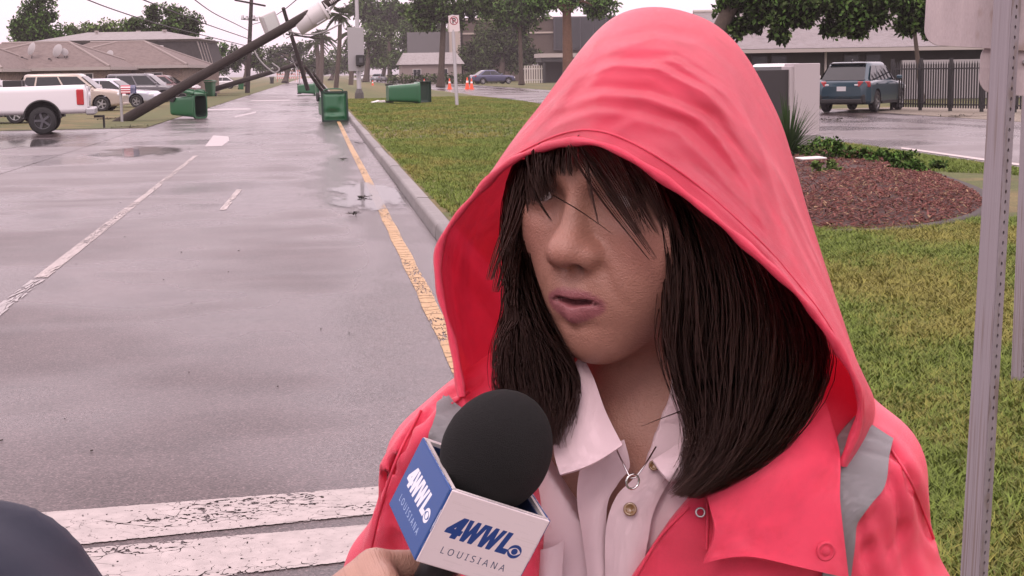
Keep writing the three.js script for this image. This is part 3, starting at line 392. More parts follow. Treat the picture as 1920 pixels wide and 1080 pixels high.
{ // black iron fence
  const a = gp(1672, 206), b = gp(1990, 213), n = 64, t = thing('iron_fence', 'black iron picket fence right of the blue car', 'fence', a, Math.atan2(-(b.z - a.z), b.x - a.x)), L = a.distanceTo(b), h = 1.55;
  const pk = merge([bar(V(0, 0.1, 0), V(0, h, 0), 0.03, 0.03, 5), bar(V(0, h, 0), V(0, h + 0.1, 0), 0.022, 0.003, 5)]);
  for (let i = 0; i <= n; i++) if (i % 12) part('picket', pk, matIron, t).position.x = L * i / n;
  for (let i = 0; i <= n; i += 12) part('post', box(0.09, h + 0.2, 0.09, L * i / n, (h + 0.2) / 2, 0), matIron, t);
  for (const y of [0.22, h - 0.15]) part('rail', box(L, 0.04, 0.04, L / 2, y, 0.02), matIron, t);
}
// ---------- vehicles ----------
const carPaint = (c, r = 0.35, m = 0) => phys(c, r, { metalness: m, clearcoat: 0.9, clearcoatRoughness: 0.08 });
const matTyre = mat([0.018, 0.018, 0.019], 0.8), matRim = mat([0.4, 0.4, 0.41], 0.3, { metalness: 0.8 }), matCarGlass = mat([0.015, 0.018, 0.02], 0.06), matRed = phys([0.42, 0.012, 0.018], 0.2, { clearcoat: 1 }), matChrome = mat([0.6, 0.6, 0.6], 0.15, { metalness: 1 }), matBlackPl = mat([0.02, 0.02, 0.02], 0.55), matLamp = phys([0.75, 0.75, 0.78], 0.1, { clearcoat: 1 }), matPlate = mat([0.7, 0.7, 0.7], 0.5);
function wheelInto(parent, r, w, x, z, side, rimMat = matRim) {
  const tg = new THREE.LatheGeometry([[r * 0.62, -w / 2], [r * 0.9, -w / 2], [r, -w * 0.34], [r, w * 0.34], [r * 0.9, w / 2], [r * 0.62, w / 2], [r * 0.6, 0]].map(([a, b]) => new THREE.Vector2(a, b)), 24); tg.rotateX(Math.PI / 2);
  const wl = part('wheel', tg, matTyre, parent); wl.position.set(x, r, z);
  const g = [new THREE.CylinderGeometry(r * 0.62, r * 0.62, w * 0.5, 20).rotateX(Math.PI / 2)]; const sp = [];
  for (let k = 0; k < 5; k++) { const a = k / 5 * 6.283; sp.push(box(r * 0.5, r * 0.16, 0.03, 0, 0, 0).translate(r * 0.34, 0, side * w * 0.36).rotateZ(a)); }
  sp.push(new THREE.CylinderGeometry(r * 0.14, r * 0.16, 0.05, 10).rotateX(Math.PI / 2).translate(0, 0, side * w * 0.38), new THREE.TorusGeometry(r * 0.6, r * 0.035, 6, 24).translate(0, 0, side * w * 0.42));
  part('hub', g, matBlackPl, wl); part('rim', sp, rimMat, wl);
}
// x forward, z to the car's right side... side profile stations give sill, shoulder and half width
function loftX(st, nz = 10) {                                       // stations [x, yBottom, yTop, halfWidth]
  const ring = ([x, a, b, w]) => { const pts = [], r = Math.min(0.14, (b - a) * 0.3, w * 0.5), C = [[w - r, a + r, -90], [w - r * 0.8, b - r * 1.2, 0], [-(w - r * 0.8), b - r * 1.2, 90], [-(w - r), a + r, 180]]; C.forEach(([cz, cy, a0], q) => { for (let k = 0; k <= 4; k++) { const t = R(a0 + k * 22.5), rr = q === 1 || q === 2 ? r * 1.2 : r; pts.push(V(x, cy + Math.sin(t) * rr, cz + Math.cos(t) * (q === 1 || q === 2 ? r * 0.8 : r))); } }); pts.push(pts[0].clone()); return pts; };
  const rows = st.map(ring), n = rows[0].length - 1, m = rows.length - 1;
  const g = grid(n, m, (u, v) => rows[Math.round(v * m)][Math.round(u * n)].clone());
  const capAt = (row) => { const c = row.reduce((s, p) => s.add(p), V(0, 0, 0)).multiplyScalar(1 / row.length); return grid(n, 1, (u, v) => v ? c.clone() : row[Math.round(u * n)].clone()); };
  return merge([g, capAt(rows[0]), capAt(rows[m])]);
}
const cubicSt = (st, n) => Array.from({ length: n + 1 }, (_, i) => { const x = i / n * (st.length - 1), k = Math.min(st.length - 2, Math.floor(x)), f = x - k; return st[k].map((v, c) => lerp(v, st[k + 1][c], f)); });
function makeCar(t, o) {
  const L = o.L, W = o.W / 2, H = o.H, belt = o.belt, sill = o.sill ?? 0.24, r = o.wheel ?? 0.34, xf = o.xf ?? L * 0.31, xr = o.xr ?? -L * 0.29, hood = o.hood ?? belt - 0.12, boot = o.boot ?? belt, P = carPaint(o.color, o.rough ?? 0.35, o.metal ?? 0.2);
  const xa = o.gf[0], xb = o.gf[1], xc = o.gr[0], xd = o.gr[1];        // glasshouse: base front, top front, top rear, base rear
  const st = [[-L / 2, 0.42, boot * 0.78, W * 0.72], [-L / 2 + 0.06, 0.32, boot * 0.93, W * 0.88], [-L / 2 + 0.22, sill + 0.02, boot, W * 0.97], [xr, sill, lerp(boot, belt, 0.5), W], [xd + 0.2, sill, belt, W], [xa, sill, belt, W], [lerp(xa, L / 2, 0.5), sill, lerp(belt, hood, 0.55), W * 0.99], [L / 2 - 0.3, sill + 0.02, hood, W * 0.95], [L / 2 - 0.1, sill + 0.06, hood - 0.1, W * 0.84], [L / 2, 0.36, hood - 0.24, W * 0.66]].sort((a, b) => a[0] - b[0]);
  let body = loftX(cubicSt(st, 44));
  const ev = new Evaluator(); ev.useGroups = false; ev.attributes = ['position', 'normal', 'uv'];
  let br = new Brush(body); br.updateMatrixWorld();
  for (const x of [xf, xr]) for (const s of [-1, 1]) { const c = new Brush(new THREE.CylinderGeometry(r + 0.07, r + 0.07, 0.62, 28).rotateX(Math.PI / 2).translate(x, r, s * W)); c.updateMatrixWorld(); try { br = ev.evaluate(br, c, SUBTRACTION); br.updateMatrixWorld(); } catch (e) { console.log('csg', e.message); } }
  part('body', br.geometry, P, t);
  const wb = W * 0.93, wt = W * 0.76, y0 = belt - 0.03, y1 = H;
  const lev = (k) => { const q = Math.min(1, k), f = k > 1 ? 1 - 0.12 * (k - 1) / 0.06 : 1; return { xf: lerp(xa, xb, q) - (1 - f) * 1.2, xr: lerp(xd, xc, q) + (1 - f) * 1.2, w: lerp(wb, wt, q) * f, y: lerp(y0, y1 - 0.05, q) + (k > 1 ? 0.05 * Math.sqrt((k - 1) / 0.06) : 0) }; };
  const planRing = (l, u) => { const a = u * 6.2832, e = 0.3, c = Math.cos(a), s = Math.sin(a), cx = (l.xf + l.xr) / 2, rx = (l.xf - l.xr) / 2; return V(cx + Math.sign(c) * Math.pow(Math.abs(c), e) * rx, l.y, Math.sign(s) * Math.pow(Math.abs(s), e) * l.w); };
  const ks = [0, 0.25, 0.5, 0.75, 0.94, 1, 1.02, 1.045, 1.06];
  const gh = grid(64, ks.length - 1, (u, v) => planRing(lev(ks[Math.round(v * (ks.length - 1))]), u)), top = lev(1.06);
  const cap = grid(64, 1, (u, v) => v ? V((top.xf + top.xr) / 2, top.y + 0.015, 0) : planRing(top, u));
  part('roof', [gh, cap], P, t);
  const sideWin = (x0, x1, x2, x3, s) => grid(6, 4, (u, v) => { const k = lerp(0.1, 0.88, v), l = lev(k), x = lerp(lerp(x0, x3, v), lerp(x1, x2, v), u); return V(x, l.y, s * (l.w + 0.006)); });   // x0 x1 lower edge, x3 x2 upper edge
  const lx = (k, e) => { const l = lev(k); return e > 0 ? l.xf - 0.2 : l.xr + 0.2; };
  const divs = o.divs ?? [0.5];
  for (const s of [-1, 1]) { let prev = 0; for (const q of [...divs, 1]) { const g0 = prev ? prev + 0.014 : 0, g1 = q < 1 ? q - 0.014 : 1, X = (k, f) => lerp(lx(k, -1), lx(k, 1), f); part('side_window', sideWin(X(0.1, g0), X(0.1, g1), X(0.88, g1), X(0.88, g0), s), matCarGlass, t); prev = q; } }
  const endWin = (e) => grid(8, 4, (u, v) => { const k = lerp(0.1, 0.9, v), l = lev(k); return V((e > 0 ? l.xf : l.xr) + e * (0.008 + 0.012 * (1 - Math.abs(u * 2 - 1))) , l.y, lerp(-l.w, l.w, u) * 0.86); });
  part('windshield', endWin(1), matCarGlass, t); part('rear_window', endWin(-1), matCarGlass, t);
  for (const x of [xf, xr]) for (const s of [-1, 1]) wheelInto(t, r, 0.22, x, s * (W - 0.11), s, o.rim ?? matRim);
  for (const s of [-1, 1]) {
    part('headlight', box(0.34, 0.13, 0.3, L / 2 - 0.24, hood - 0.17, s * W * 0.72, 0, s * -0.45, 0, 0.04), matLamp, t);
    part('tail_light', box(0.2, o.tl ?? 0.16, 0.42, -L / 2 + 0.16, boot * 0.85, s * W * 0.76, 0, s * 0.4, 0, 0.04), matRed, t);
    part('mirror', [new RoundedBoxGeometry(0.12, 0.14, 0.2, 2, 0.05).translate(xa - 0.25, belt + 0.1, s * (W + 0.1))], P, t);
    for (const f of divs) part('door_handle', box(0.16, 0.03, 0.03, lerp(xd, xa, f) - 0.12, belt - 0.1, s * (W + 0.008)), o.rim ? matBlackPl : P, t);
    part('sill_trim', box(xf - xr - 2 * r - 0.24, 0.09, 0.04, (xf + xr) / 2, sill + 0.05, s * (W - 0.005)), matBlackPl, t);
  }
  part('license_plate', box(0.02, 0.15, 0.31, -L / 2 - 0.012 + (o.plateIn ?? 0.02), boot * 0.72, 0), matPlate, t);
  if (o.clad) { part('cladding', [box(0.2, 0.34, W * 1.72, -L / 2 + 0.1, 0.46, 0, 0, 0, 0, 0.08)], matBlackPl, t); part('spoiler', box(0.3, 0.04, W * 1.3, xc + 0.02, H - 0.06, 0, 0, 0, -0.1, 0.015), matBlackPl, t); part('antenna_fin', box(0.16, 0.08, 0.03, xc + 0.4, H + 0.05, 0, 0, 0, 0.3, 0.01), matBlackPl, t); for (const q of [-1, 1]) part('reversing_light', box(0.06, 0.06, 0.16, -L / 2 + 0.03, boot * 0.83, q * W * 0.55, 0, 0, 0, 0.02), matLamp, t); }
  part('bumper', [box(0.14, 0.16, W * 1.5, -L / 2 + 0.03, 0.38, 0, 0, 0, 0, 0.05), box(0.14, 0.14, W * 1.35, L / 2 - 0.03, 0.34, 0, 0, 0, 0, 0.05)], o.bump ?? matBlackPl, t);
  part('grille', box(0.05, 0.13, W * 0.8, L / 2 - 0.03, hood - 0.3, 0, 0, 0, 0, 0.02), matBlackPl, t);
  return t;
}
const carAt = (name, label, cat, px, py, turn, o, dist, group) => { const p = dist ? groundUnder(px, dist) : gp(px, py); p.y = o.y ?? 0; const t = thing(name, label, cat, p, turn, group); makeCar(t, o); if (o.scale) t.scale.setScalar(o.scale); return t; };
const SUV = { L: 4.6, W: 1.86, H: 1.66, belt: 1.04, hood: 0.96, boot: 1.1, gf: [1.05, 0.25], gr: [-1.6, -2.24], divs: [0.3, 0.64], wheel: 0.36, sill: 0.27 };
const SEDAN = { L: 4.7, W: 1.82, H: 1.45, belt: 0.92, hood: 0.82, boot: 0.98, gf: [0.95, 0.1], gr: [-1.15, -1.9], divs: [0.5], wheel: 0.33 };
const VAN = { L: 4.95, W: 1.95, H: 1.75, belt: 1.05, hood: 0.95, boot: 1.1, gf: [1.35, 0.55], gr: [-2.0, -2.35], divs: [0.2, 0.62], wheel: 0.35, sill: 0.22 };
carAt('parked_car', 'dark teal blue crossover parked on gravel beyond the white pillar, rear towards us', 'car', 1617, 208, R(52), { ...SUV, color: [0.018, 0.055, 0.08], metal: 0.25, tl: 0.2, clad: 1 });
carAt('parked_car', 'white crossover mostly hidden behind the white pillar and the hood', 'car', 1470, 203, R(52), { ...SUV, color: [0.62, 0.62, 0.63], metal: 0 });
carAt('parked_car', 'blue violet sedan parked by the evergreen beyond the orange cones', 'car', 926, 157, R(14), { ...SEDAN, color: [0.05, 0.055, 0.12], metal: 0.4, scale: 1.18 }, 185);
carAt('parked_car', 'pale gold minivan parked on the grass behind the white pickup', 'minivan', 142, 207, R(-4), { ...VAN, color: [0.42, 0.36, 0.31], metal: 0.3, bump: mat([0.42, 0.36, 0.31], 0.5) }, 70);
carAt('parked_car', 'pale silver blue sedan right of the gold minivan, half hidden by the mailbox', 'car', 222, 200, R(-14), { ...SEDAN, H: 1.5, color: [0.45, 0.46, 0.52], metal: 0.4 }, 78);
carAt('parked_car', 'dark grey minivan behind the mailbox, between the silver sedan and the pole', 'minivan', 275, 190, R(-10), { ...VAN, color: [0.1, 0.095, 0.11], metal: 0.3 }, 92);
carAt('parked_car', 'dark maroon utility vehicle in the row just behind the fallen pole', 'car', 318, 182, R(-12), { ...SUV, color: [0.12, 0.05, 0.055], metal: 0.2 }, 104);
carAt('parked_car', 'small white sedan far off on the verge right of the fallen pole', 'car', 416, 160, R(180), { ...SEDAN, color: [0.66, 0.64, 0.66], metal: 0 }, 178);
carAt('parked_car', 'white sedan half hidden behind the bed of the white pickup', 'car', -22, 0, R(172), { ...SEDAN, H: 1.5, color: [0.64, 0.62, 0.64], metal: 0 }, 53);
for (const [px, d, c, l] of [[690, 285, [0.55, 0.55, 0.56], 'white car far along the far road, left of the others'], [715, 270, [0.2, 0.22, 0.25], 'grey car far along the far road, right of the white one']]) carAt('parked_car', l, 'car', px, 0, R(70), { ...SEDAN, color: c }, d);
{ // white pickup, long bed towards us
  const p = gp(86, 250), t = thing('pickup_truck', 'white pickup truck cut by the left edge, tailgate to the right', 'pickup truck', p, R(186)), P = carPaint([0.7, 0.68, 0.69], 0.4), W = 0.99, r = 0.385;
  const bed = loftX(cubicSt([[-1.22, 0.6, 1.22, W * 0.93], [-1.16, 0.56, 1.36, W * 0.98], [-0.9, 0.56, 1.36, W], [0, 0.55, 1.34, W], [1.0, 0.55, 1.33, W], [2.9, 0.52, 1.3, W], [4.0, 0.52, 1.25, W], [4.5, 0.6, 1.1, W * 0.9]], 40));
  const ev = new Evaluator(); ev.useGroups = false; ev.attributes = ['position', 'normal', 'uv']; let b = new Brush(bed); b.updateMatrixWorld();
  const cut = (g) => { const c = new Brush(g); c.updateMatrixWorld(); b = ev.evaluate(b, c, SUBTRACTION); b.updateMatrixWorld(); };
  for (const x of [0, 3.5]) for (const s of [-1, 1]) cut(new THREE.CylinderGeometry(r + 0.12, r + 0.12, 0.8, 28).rotateX(Math.PI / 2).translate(x, r + 0.06, s * W));
  cut(new THREE.BoxGeometry(2.0, 0.8, 1.62).translate(-0.05, 1.3, 0));
  part('body', b.geometry, P, t);
  for (const x of [0, 3.5]) for (const s of [-1, 1]) { wheelInto(t, r, 0.3, x, s * (W - 0.13), s, mat([0.1, 0.1, 0.11], 0.4, { metalness: 0.6 })); part('wheel_arch', [new THREE.TorusGeometry(r + 0.11, 0.03, 6, 24, Math.PI).translate(x, r + 0.06, s * W), new THREE.CylinderGeometry(r + 0.12, r + 0.12, 0.5, 24, 1, true, Math.PI / 2, Math.PI).rotateX(Math.PI / 2).translate(x, r + 0.06, s * (W - 0.26)), new THREE.CircleGeometry(r + 0.12, 24, 0, Math.PI).translate(x, r + 0.06, s * (W - 0.4))], matBlackPl, t); }
  const y0 = 1.3, y1 = 1.86, wb = W * 0.94, wt = W * 0.78, lv = (k) => ({ xr: lerp(1.05, 1.42, k), xf: lerp(3.35, 2.75, k), w: lerp(wb, wt, k), y: lerp(y0, y1, k) });
  const pr = (k, u) => { const l = lv(Math.min(1, k)), f = k > 1 ? 0.85 : 1, a = u * 6.2832, c = Math.cos(a), s = Math.sin(a), e = 0.22; return V((l.xf + l.xr) / 2 + Math.sign(c) * Math.abs(c) ** e * (l.xf - l.xr) / 2 * f, l.y + (k > 1 ? 0.05 : 0), Math.sign(s) * Math.abs(s) ** e * l.w * f); };
  part('cab', [grid(48, 5, (u, v) => pr([0, 0.4, 0.8, 0.95, 1, 1.1][Math.round(v * 5)], u)), grid(48, 1, (u, v) => v ? V(2.1, 1.93, 0) : pr(1.1, u))], P, t);
  for (const s of [-1, 1]) for (const [a, c] of [[0.1, 0.3], [0.34, 0.95]]) part('side_window', grid(4, 3, (u, v) => { const l = lv(lerp(0.12, 0.88, v)); return V(lerp(l.xr + 0.12, l.xf - 0.12, lerp(a, c, u)), l.y, s * (l.w + 0.008)); }), matCarGlass, t);
  part('rear_window', grid(4, 3, (u, v) => { const l = lv(lerp(0.14, 0.86, v)); return V(l.xr - 0.008, l.y, lerp(-l.w, l.w, u) * 0.8); }), matCarGlass, t);
  for (const s of [-1, 1]) part('tail_light', box(0.2, 0.44, 0.1, -1.04, 1.02, s * (W - 0.035), 0, 0, 0, 0.03), matRed, t);
  part('tailgate', box(0.06, 0.58, 1.5, -1.235, 1.02, 0, 0, 0, 0, 0.02), P, t);
  part('bumper', [box(0.26, 0.2, 1.98, -1.3, 0.62, 0, 0, 0, 0, 0.05)], matSteel, t); part('tow_hitch', [box(0.3, 0.07, 0.07, -1.5, 0.45, 0), bar(V(-1.62, 0.45, 0), V(-1.62, 0.12, 0), 0.03)], matIron, t);
  for (const s of [-1, 1]) part('toolbox', box(0.5, 0.22, 0.5, 0.78, 1.4, s * 0.45, 0, 0, 0, 0.02), matBlackPl, t);
}
// ---------- poles, wires, fallen things ----------
const matPole = mat([0.032, 0.025, 0.023], 0.9, { map: barkMap }), matCable = mat([0.03, 0.028, 0.03], 0.6), matCableGrey = mat([0.3, 0.29, 0.29], 0.5), matCan = mat([0.5, 0.48, 0.48], 0.4);
{
  const d = 56, base = gp(228, 228), a = at(690, -38, 55), dir = a.clone().sub(base).normalize(), P = (px, py) => at(px, py, d - 0.9);
  const t = thing('utility_pole', 'snapped dark utility pole leaning low across the road from the left verge', 'utility pole', base), o = base.clone().negate();
  part('shaft', [bar(base.clone().addScaledVector(dir, -0.4), a, 0.185, 0.15, 14)].map((g) => g.translate(o.x, o.y, o.z)), matPole, t);
  const spl = []; const r = rng(3); for (let i = 0; i < 12; i++) { const q = base.clone().add(V((r() - 0.5) * 0.5, 0.05, (r() - 0.5) * 0.4)); spl.push(bar(q, q.clone().addScaledVector(dir, -0.3 - 0.5 * r()).add(V(0, 0.15 * r(), 0)), 0.05, 0.008, 5)); } part('splinter', merge(spl).translate(o.x, o.y, o.z), matPole, t);
  part('conduit', tube([P(420, 120), P(470, 92), P(520, 66), P(556, 44)].map((p) => p.add(V(0, -0.05, 0.24))), 0.045, 6).translate(o.x, o.y, o.z), matCableGrey, t);
  part('cross_brace', [bar(P(612, 26).add(V(0, 0, 0.2)), P(642, -10).add(V(0, 0, 0.2)), 0.05)].map((g) => g.translate(o.x, o.y, o.z)), matSteel, t);
  // transformer strapped to it
  const c0 = P(557, 51).add(V(0, 0, 0.5)), c1 = P(606, 21).add(V(0, 0, 0.5)), ax = c1.clone().sub(c0).normalize(), tr = thing('transformer', 'grey cylindrical transformer can strapped to the leaning utility pole', 'transformer', c0), lo = c0.clone().negate(), sh = (g) => g.translate(lo.x, lo.y, lo.z);
  part('tank', [sh(bar(c0, c1, 0.36, 0.36, 24)), sh(bar(c0.clone().addScaledVector(ax, -0.05), c0, 0.3, 0.38, 24)), sh(bar(c1, c1.clone().addScaledVector(ax, 0.1), 0.39, 0.3, 24))], matCan, tr);
  part('lid', [sh(bar(c1.clone().addScaledVector(ax, 0.1), c1.clone().addScaledVector(ax, 0.17), 0.3, 0.12, 18))], matCan, tr);
  for (const k of [-0.2, 0.2]) { const b0 = c1.clone().addScaledVector(ax, 0.1).add(V(k * 0.6, k, 0.05)); part('bushing', [0, 1, 2, 3].map((i) => sh(bar(b0.clone().addScaledVector(ax, i * 0.07), b0.clone().addScaledVector(ax, i * 0.07 + 0.05), 0.08, 0.05, 10))), mat([0.45, 0.42, 0.42], 0.25), tr); }
  part('cooling_fin', [-0.14, 0.0, 0.14].map((k) => sh(bar(c0.clone().addScaledVector(ax, 0.12).add(V(0.14, -0.28, 0.22 + k)), c1.clone().addScaledVector(ax, -0.12).add(V(0.14, -0.28, 0.22 + k)), 0.035, 0.035, 6))), matGalv, tr);
  part('bracket', [sh(bar(c0.clone().addScaledVector(ax, 0.3), c0.clone().addScaledVector(ax, 0.3).add(V(0, 0.1, -0.6)), 0.05)), sh(bar(c1.clone().addScaledVector(ax, -0.2), c1.clone().addScaledVector(ax, -0.2).add(V(0, 0.1, -0.6)), 0.05))], matIron, tr);
  // floodlight
  const fl = thing('floodlight', 'square grey floodlight on a short arm from the leaning utility pole', 'floodlight', P(506, 42)); part('housing', box(0.62, 0.72, 0.3, 0, 0, 0, 0.1, 0.35, 0.35, 0.05), matCan, fl); part('lens', box(0.44, 0.54, 0.04, 0.05, 0, 0.16, 0.1, 0.35, 0.35), mat([0.6, 0.62, 0.6], 0.2), fl); const q = P(524, 58).sub(P(506, 42)); part('arm', bar(V(0, -0.3, 0), q, 0.04), matIron, fl);
  // cables hanging from the pole
  const cab = (label, pts, r, m, dd = d, name = 'cable') => solo(name, tube(pts.map(([x, y, k]) => at(x, y, k ?? dd)), r, 5, pts.length * 8), m, label, 'cable');
  cab('grey cable hanging in a deep loop below the leaning pole on the left', [[476, 92], [484, 108], [500, 126], [516, 136], [524, 130], [510, 118]], 0.03, matCableGrey);
  cab('grey cable slung from the transformer towards the tall palm', [[540, 58], [560, 63], [590, 64], [612, 58], [640, 44]], 0.03, matCableGrey);
  cab('thin loop of cable curling round the leaning pole beside the floodlight', [[533, 70], [531, 60], [538, 52], [546, 58], [543, 68], [536, 72]], 0.018, matCableGrey);
  cab('black cable sagging from the leaning pole to the right of the thin pole', [[545, 60], [560, 66], [575, 70], [592, 66], [604, 60]], 0.022, matCable);
  cab('thin guy wire running down from the thin leaning pole to the road', [[546, 106], [553, 122], [560, 134], [562, 160]], 0.016, matCableGrey);
  cab('tangle of black cable low under the leaning pole in the middle', [[505, 90], [530, 89], [548, 90], [540, 100], [520, 96], [536, 108], [552, 118]], 0.016, matCable);
  const wire = (label, pts, dd) => solo('power_line', tube(pts.map(([x, y, k]) => at(x, y, k ?? dd)), 0.03, 5, 30), matCable, label, 'power line', null, 'power lines across the pale sky');
  wire('lowest power line, crossing above the brown roofs from the upper left', [[140, -10, 60], [210, 17, 70], [300, 46, 82], [380, 66, 96], [470, 88, 112]]); wire('middle power line across the sky between the two others', [[250, -8, 60], [330, 24, 74], [400, 50, 92], [470, 74, 112]]); wire('uppermost power line, sloping down to the distant upright pole', [[355, -8, 70], [400, 24, 88], [440, 44, 104], [466, 57, 125]]); wire('short power line right of the distant upright pole, coming down from the upper right', [[560, -4, 80], [530, 20, 100], [500, 38, 115], [472, 46, 130]]);
  // distant upright pole
  const up0 = groundUnder(469, 132), u1 = at(474, -60, 132), U = thing('utility_pole', 'distant upright utility pole with cross arms left of the floodlight', 'utility pole', up0), uo = up0.clone().negate(), us = (g) => g.translate(uo.x, uo.y, uo.z);
  part('shaft', us(bar(up0, u1, 0.22, 0.15, 10)), matPole, U); for (const [x0, y0, x1, y1] of [[440, 0, 498, 11], [452, 35, 482, 38]]) part('cross_arm', us(bar(at(x0, y0, 131.6), at(x1, y1, 131.6), 0.09, 0.09, 6)), matPole, U); for (const [x, y] of [[455, 33], [463, 34], [476, 33], [481, 36]]) part('insulator', us(bar(at(x, y + 3, 131.4), at(x, y - 4, 131.4), 0.16, 0.1, 8)), matGalv, U);
  // other broken poles
  const lp = (label, a, b, r0, r1, extra) => { const t2 = thing('utility_pole', label, 'utility pole', a), l = a.clone().negate(); part('shaft', bar(a, b, r0, r1, 10).translate(l.x, l.y, l.z), matPole, t2); if (extra) extra(t2, l); };
  lp('second dark pole lying low across the verge behind the green bins', gp(385, 177).add(V(0, 0.2, 0)), at(566, 118, 118), 0.24, 0.17);
  lp('thin dark pole leaning steeply behind the transformer and propped on the road', at(577, 168, 100), at(531, 15, 96), 0.15, 0.12, (t2, l) => part('cross_arm', bar(at(536, 64, 96), at(600, 72, 97), 0.06).translate(l.x, l.y, l.z), matPole, t2));
  lp('broken dark pole slanting down to the kerb behind the nearest bin, left one', gp(611, 184).add(V(0, 0.1, 0)), at(571, 124, 92), 0.12, 0.1); lp('broken dark pole slanting down to the kerb behind the nearest bin, right one', gp(620, 184).add(V(0, 0.1, 0)), at(588, 138, 88), 0.1, 0.08);
}
{ // grey signal pole on the median
  const b = gp(674, 190), d = depthOf(b), s = d / FPX; b.y = KH - 0.03; const t = thing('signal_pole', 'grey metal signal pole with a flared base and a tall blank panel on the median', 'signal pole', b), o = b.clone().negate(), sh = (g) => g.translate(o.x, o.y, o.z), y = (py) => at(674, py, d).y, x = (px) => (px - 674) * s;
  part('shaft', bar(V(0, 0, 0), at(668, -20, d).add(o), 4.6 * s, 3.4 * s, 14), matGalv, t);
  part('flared_base', [bar(V(0, 0, 0), V(0, y(178), 0), 9 * s, 8 * s, 8), bar(V(0, y(178), 0), V(0, y(170), 0), 8 * s, 4.6 * s, 8)], mat([0.07, 0.065, 0.06], 0.6), t);
  part('blank_panel', box(30 * s, y(56) - y(137), 0.06, x(670), (y(56) + y(137)) / 2, 0.3, 0, 0, 0, 0.02), matGalv, t);
  const sg = part('signal_head', box(16 * s, 20 * s, 0.4, x(677), y(117), 0.55, 0, 0, 0, 0.05), matBlackPl, t); part('lens', box(7 * s, 9 * s, 0.05, x(678), y(117), 0.77), mat([0.08, 0.08, 0.085], 0.2), sg); part('bracket', box(0.1, 0.1, 0.6, x(676), y(128), 0.3), matIron, t);
}
{ // no parking sign
  const b = gp(857, 204), d = depthOf(b), s = d / FPX; b.y = KH - 0.03; const t = thing('no_parking_sign', 'small no parking sign on a leaning grey post in the median grass', 'sign', b), a = at(848, 28, d).sub(b);
  part('post', bar(V(0, 0, 0), a, 3.2 * s, 3.2 * s, 8), matGalv, t);
  const tex = canvasTex(256, 384, (g, w, h) => { g.fillStyle = '#cfc4c4'; g.fillRect(0, 0, w, h); g.fillStyle = '#1c1618'; g.font = 'bold 185px sans-serif'; g.textAlign = 'center'; g.textBaseline = 'middle'; g.fillText('P', 128, 132); g.strokeStyle = '#8c2038'; g.lineWidth = 20; g.beginPath(); g.arc(128, 128, 92, 0, 7); g.stroke(); g.beginPath(); g.moveTo(64, 64); g.lineTo(192, 192); g.stroke(); });
  const pl = part('sign_plate', box(20 * s, 30 * s, 0.02), matGalv, t); pl.position.copy(at(851, 44, d).sub(b)).add(V(0, 0, 0.09)); pl.rotation.set(0, 0, 0.05);
  const pf = new THREE.PlaneGeometry(20 * s, 30 * s); part('sign_face', pf, mat([1, 1, 1], 0.5, { map: tex }), pl).position.z = 0.013;
}
// right hand signs close to us
function squarePost(t, h, w, faces) {
  const th = 0.004; part('post', [box(w, h, th, 0, h / 2, w / 2), box(w, h, th, 0, h / 2, -w / 2), box(th, h, w - 2 * th, -w / 2, h / 2, 0)], matGalvRust, t);
  const n = Math.round((h - 0.06) / 0.0254), s = new THREE.Shape(); s.moveTo(-w / 2, 0); s.lineTo(w / 2, 0); s.lineTo(w / 2, h); s.lineTo(-w / 2, h); s.closePath(); for (let i = 1; i < n; i++) { const p = new THREE.Path(); p.absarc(0, i * 0.0254 + 0.02, 0.0056, 0, Math.PI * 2, true); s.holes.push(p); }
  const g = new THREE.ExtrudeGeometry(s, { depth: th, bevelEnabled: false, curveSegments: 5 }); g.rotateY(Math.PI / 2); g.translate(w / 2 - th / 2, 0, 0); part('perforated_face', g, matGalvRust, t, 'post face with a row of round holes');
}
const galvTex = dataTex(256, 512, (i, j) => { const v = 0.72 + 0.25 * fbm(i / 14, j / 90, 3, 4) + 0.1 * (hash3(i, j >> 2, 2) - 0.5), st = smooth(0.62, 0.75, fbm(i / 30, j / 60, 9, 3)); return [v * lerp(1, 0.75, st), v * lerp(0.97, 0.66, st), v * lerp(1.0, 0.6, st)]; }, true, [2, 1]);
const matGalvRust = mat([0.25, 0.225, 0.24], 0.55, { metalness: 0.2, map: galvTex }), matSignBack = mat([0.42, 0.36, 0.36], 0.55, { map: galvTex });
const roundRect = (w, h, r, d) => { const s = new THREE.Shape(), x = -w / 2, y = -h / 2; s.moveTo(x + r, y); s.lineTo(x + w - r, y); s.absarc(x + w - r, y + r, r, -Math.PI / 2, 0); s.lineTo(x + w, y + h - r); s.absarc(x + w - r, y + h - r, r, 0, Math.PI / 2); s.lineTo(x + r, y + h); s.absarc(x + r, y + h - r, r, Math.PI / 2, Math.PI); s.lineTo(x, y + r); s.absarc(x + r, y + r, r, Math.PI, Math.PI * 1.5); return new THREE.ExtrudeGeometry(s, { depth: d, bevelEnabled: false, curveSegments: 8 }); };
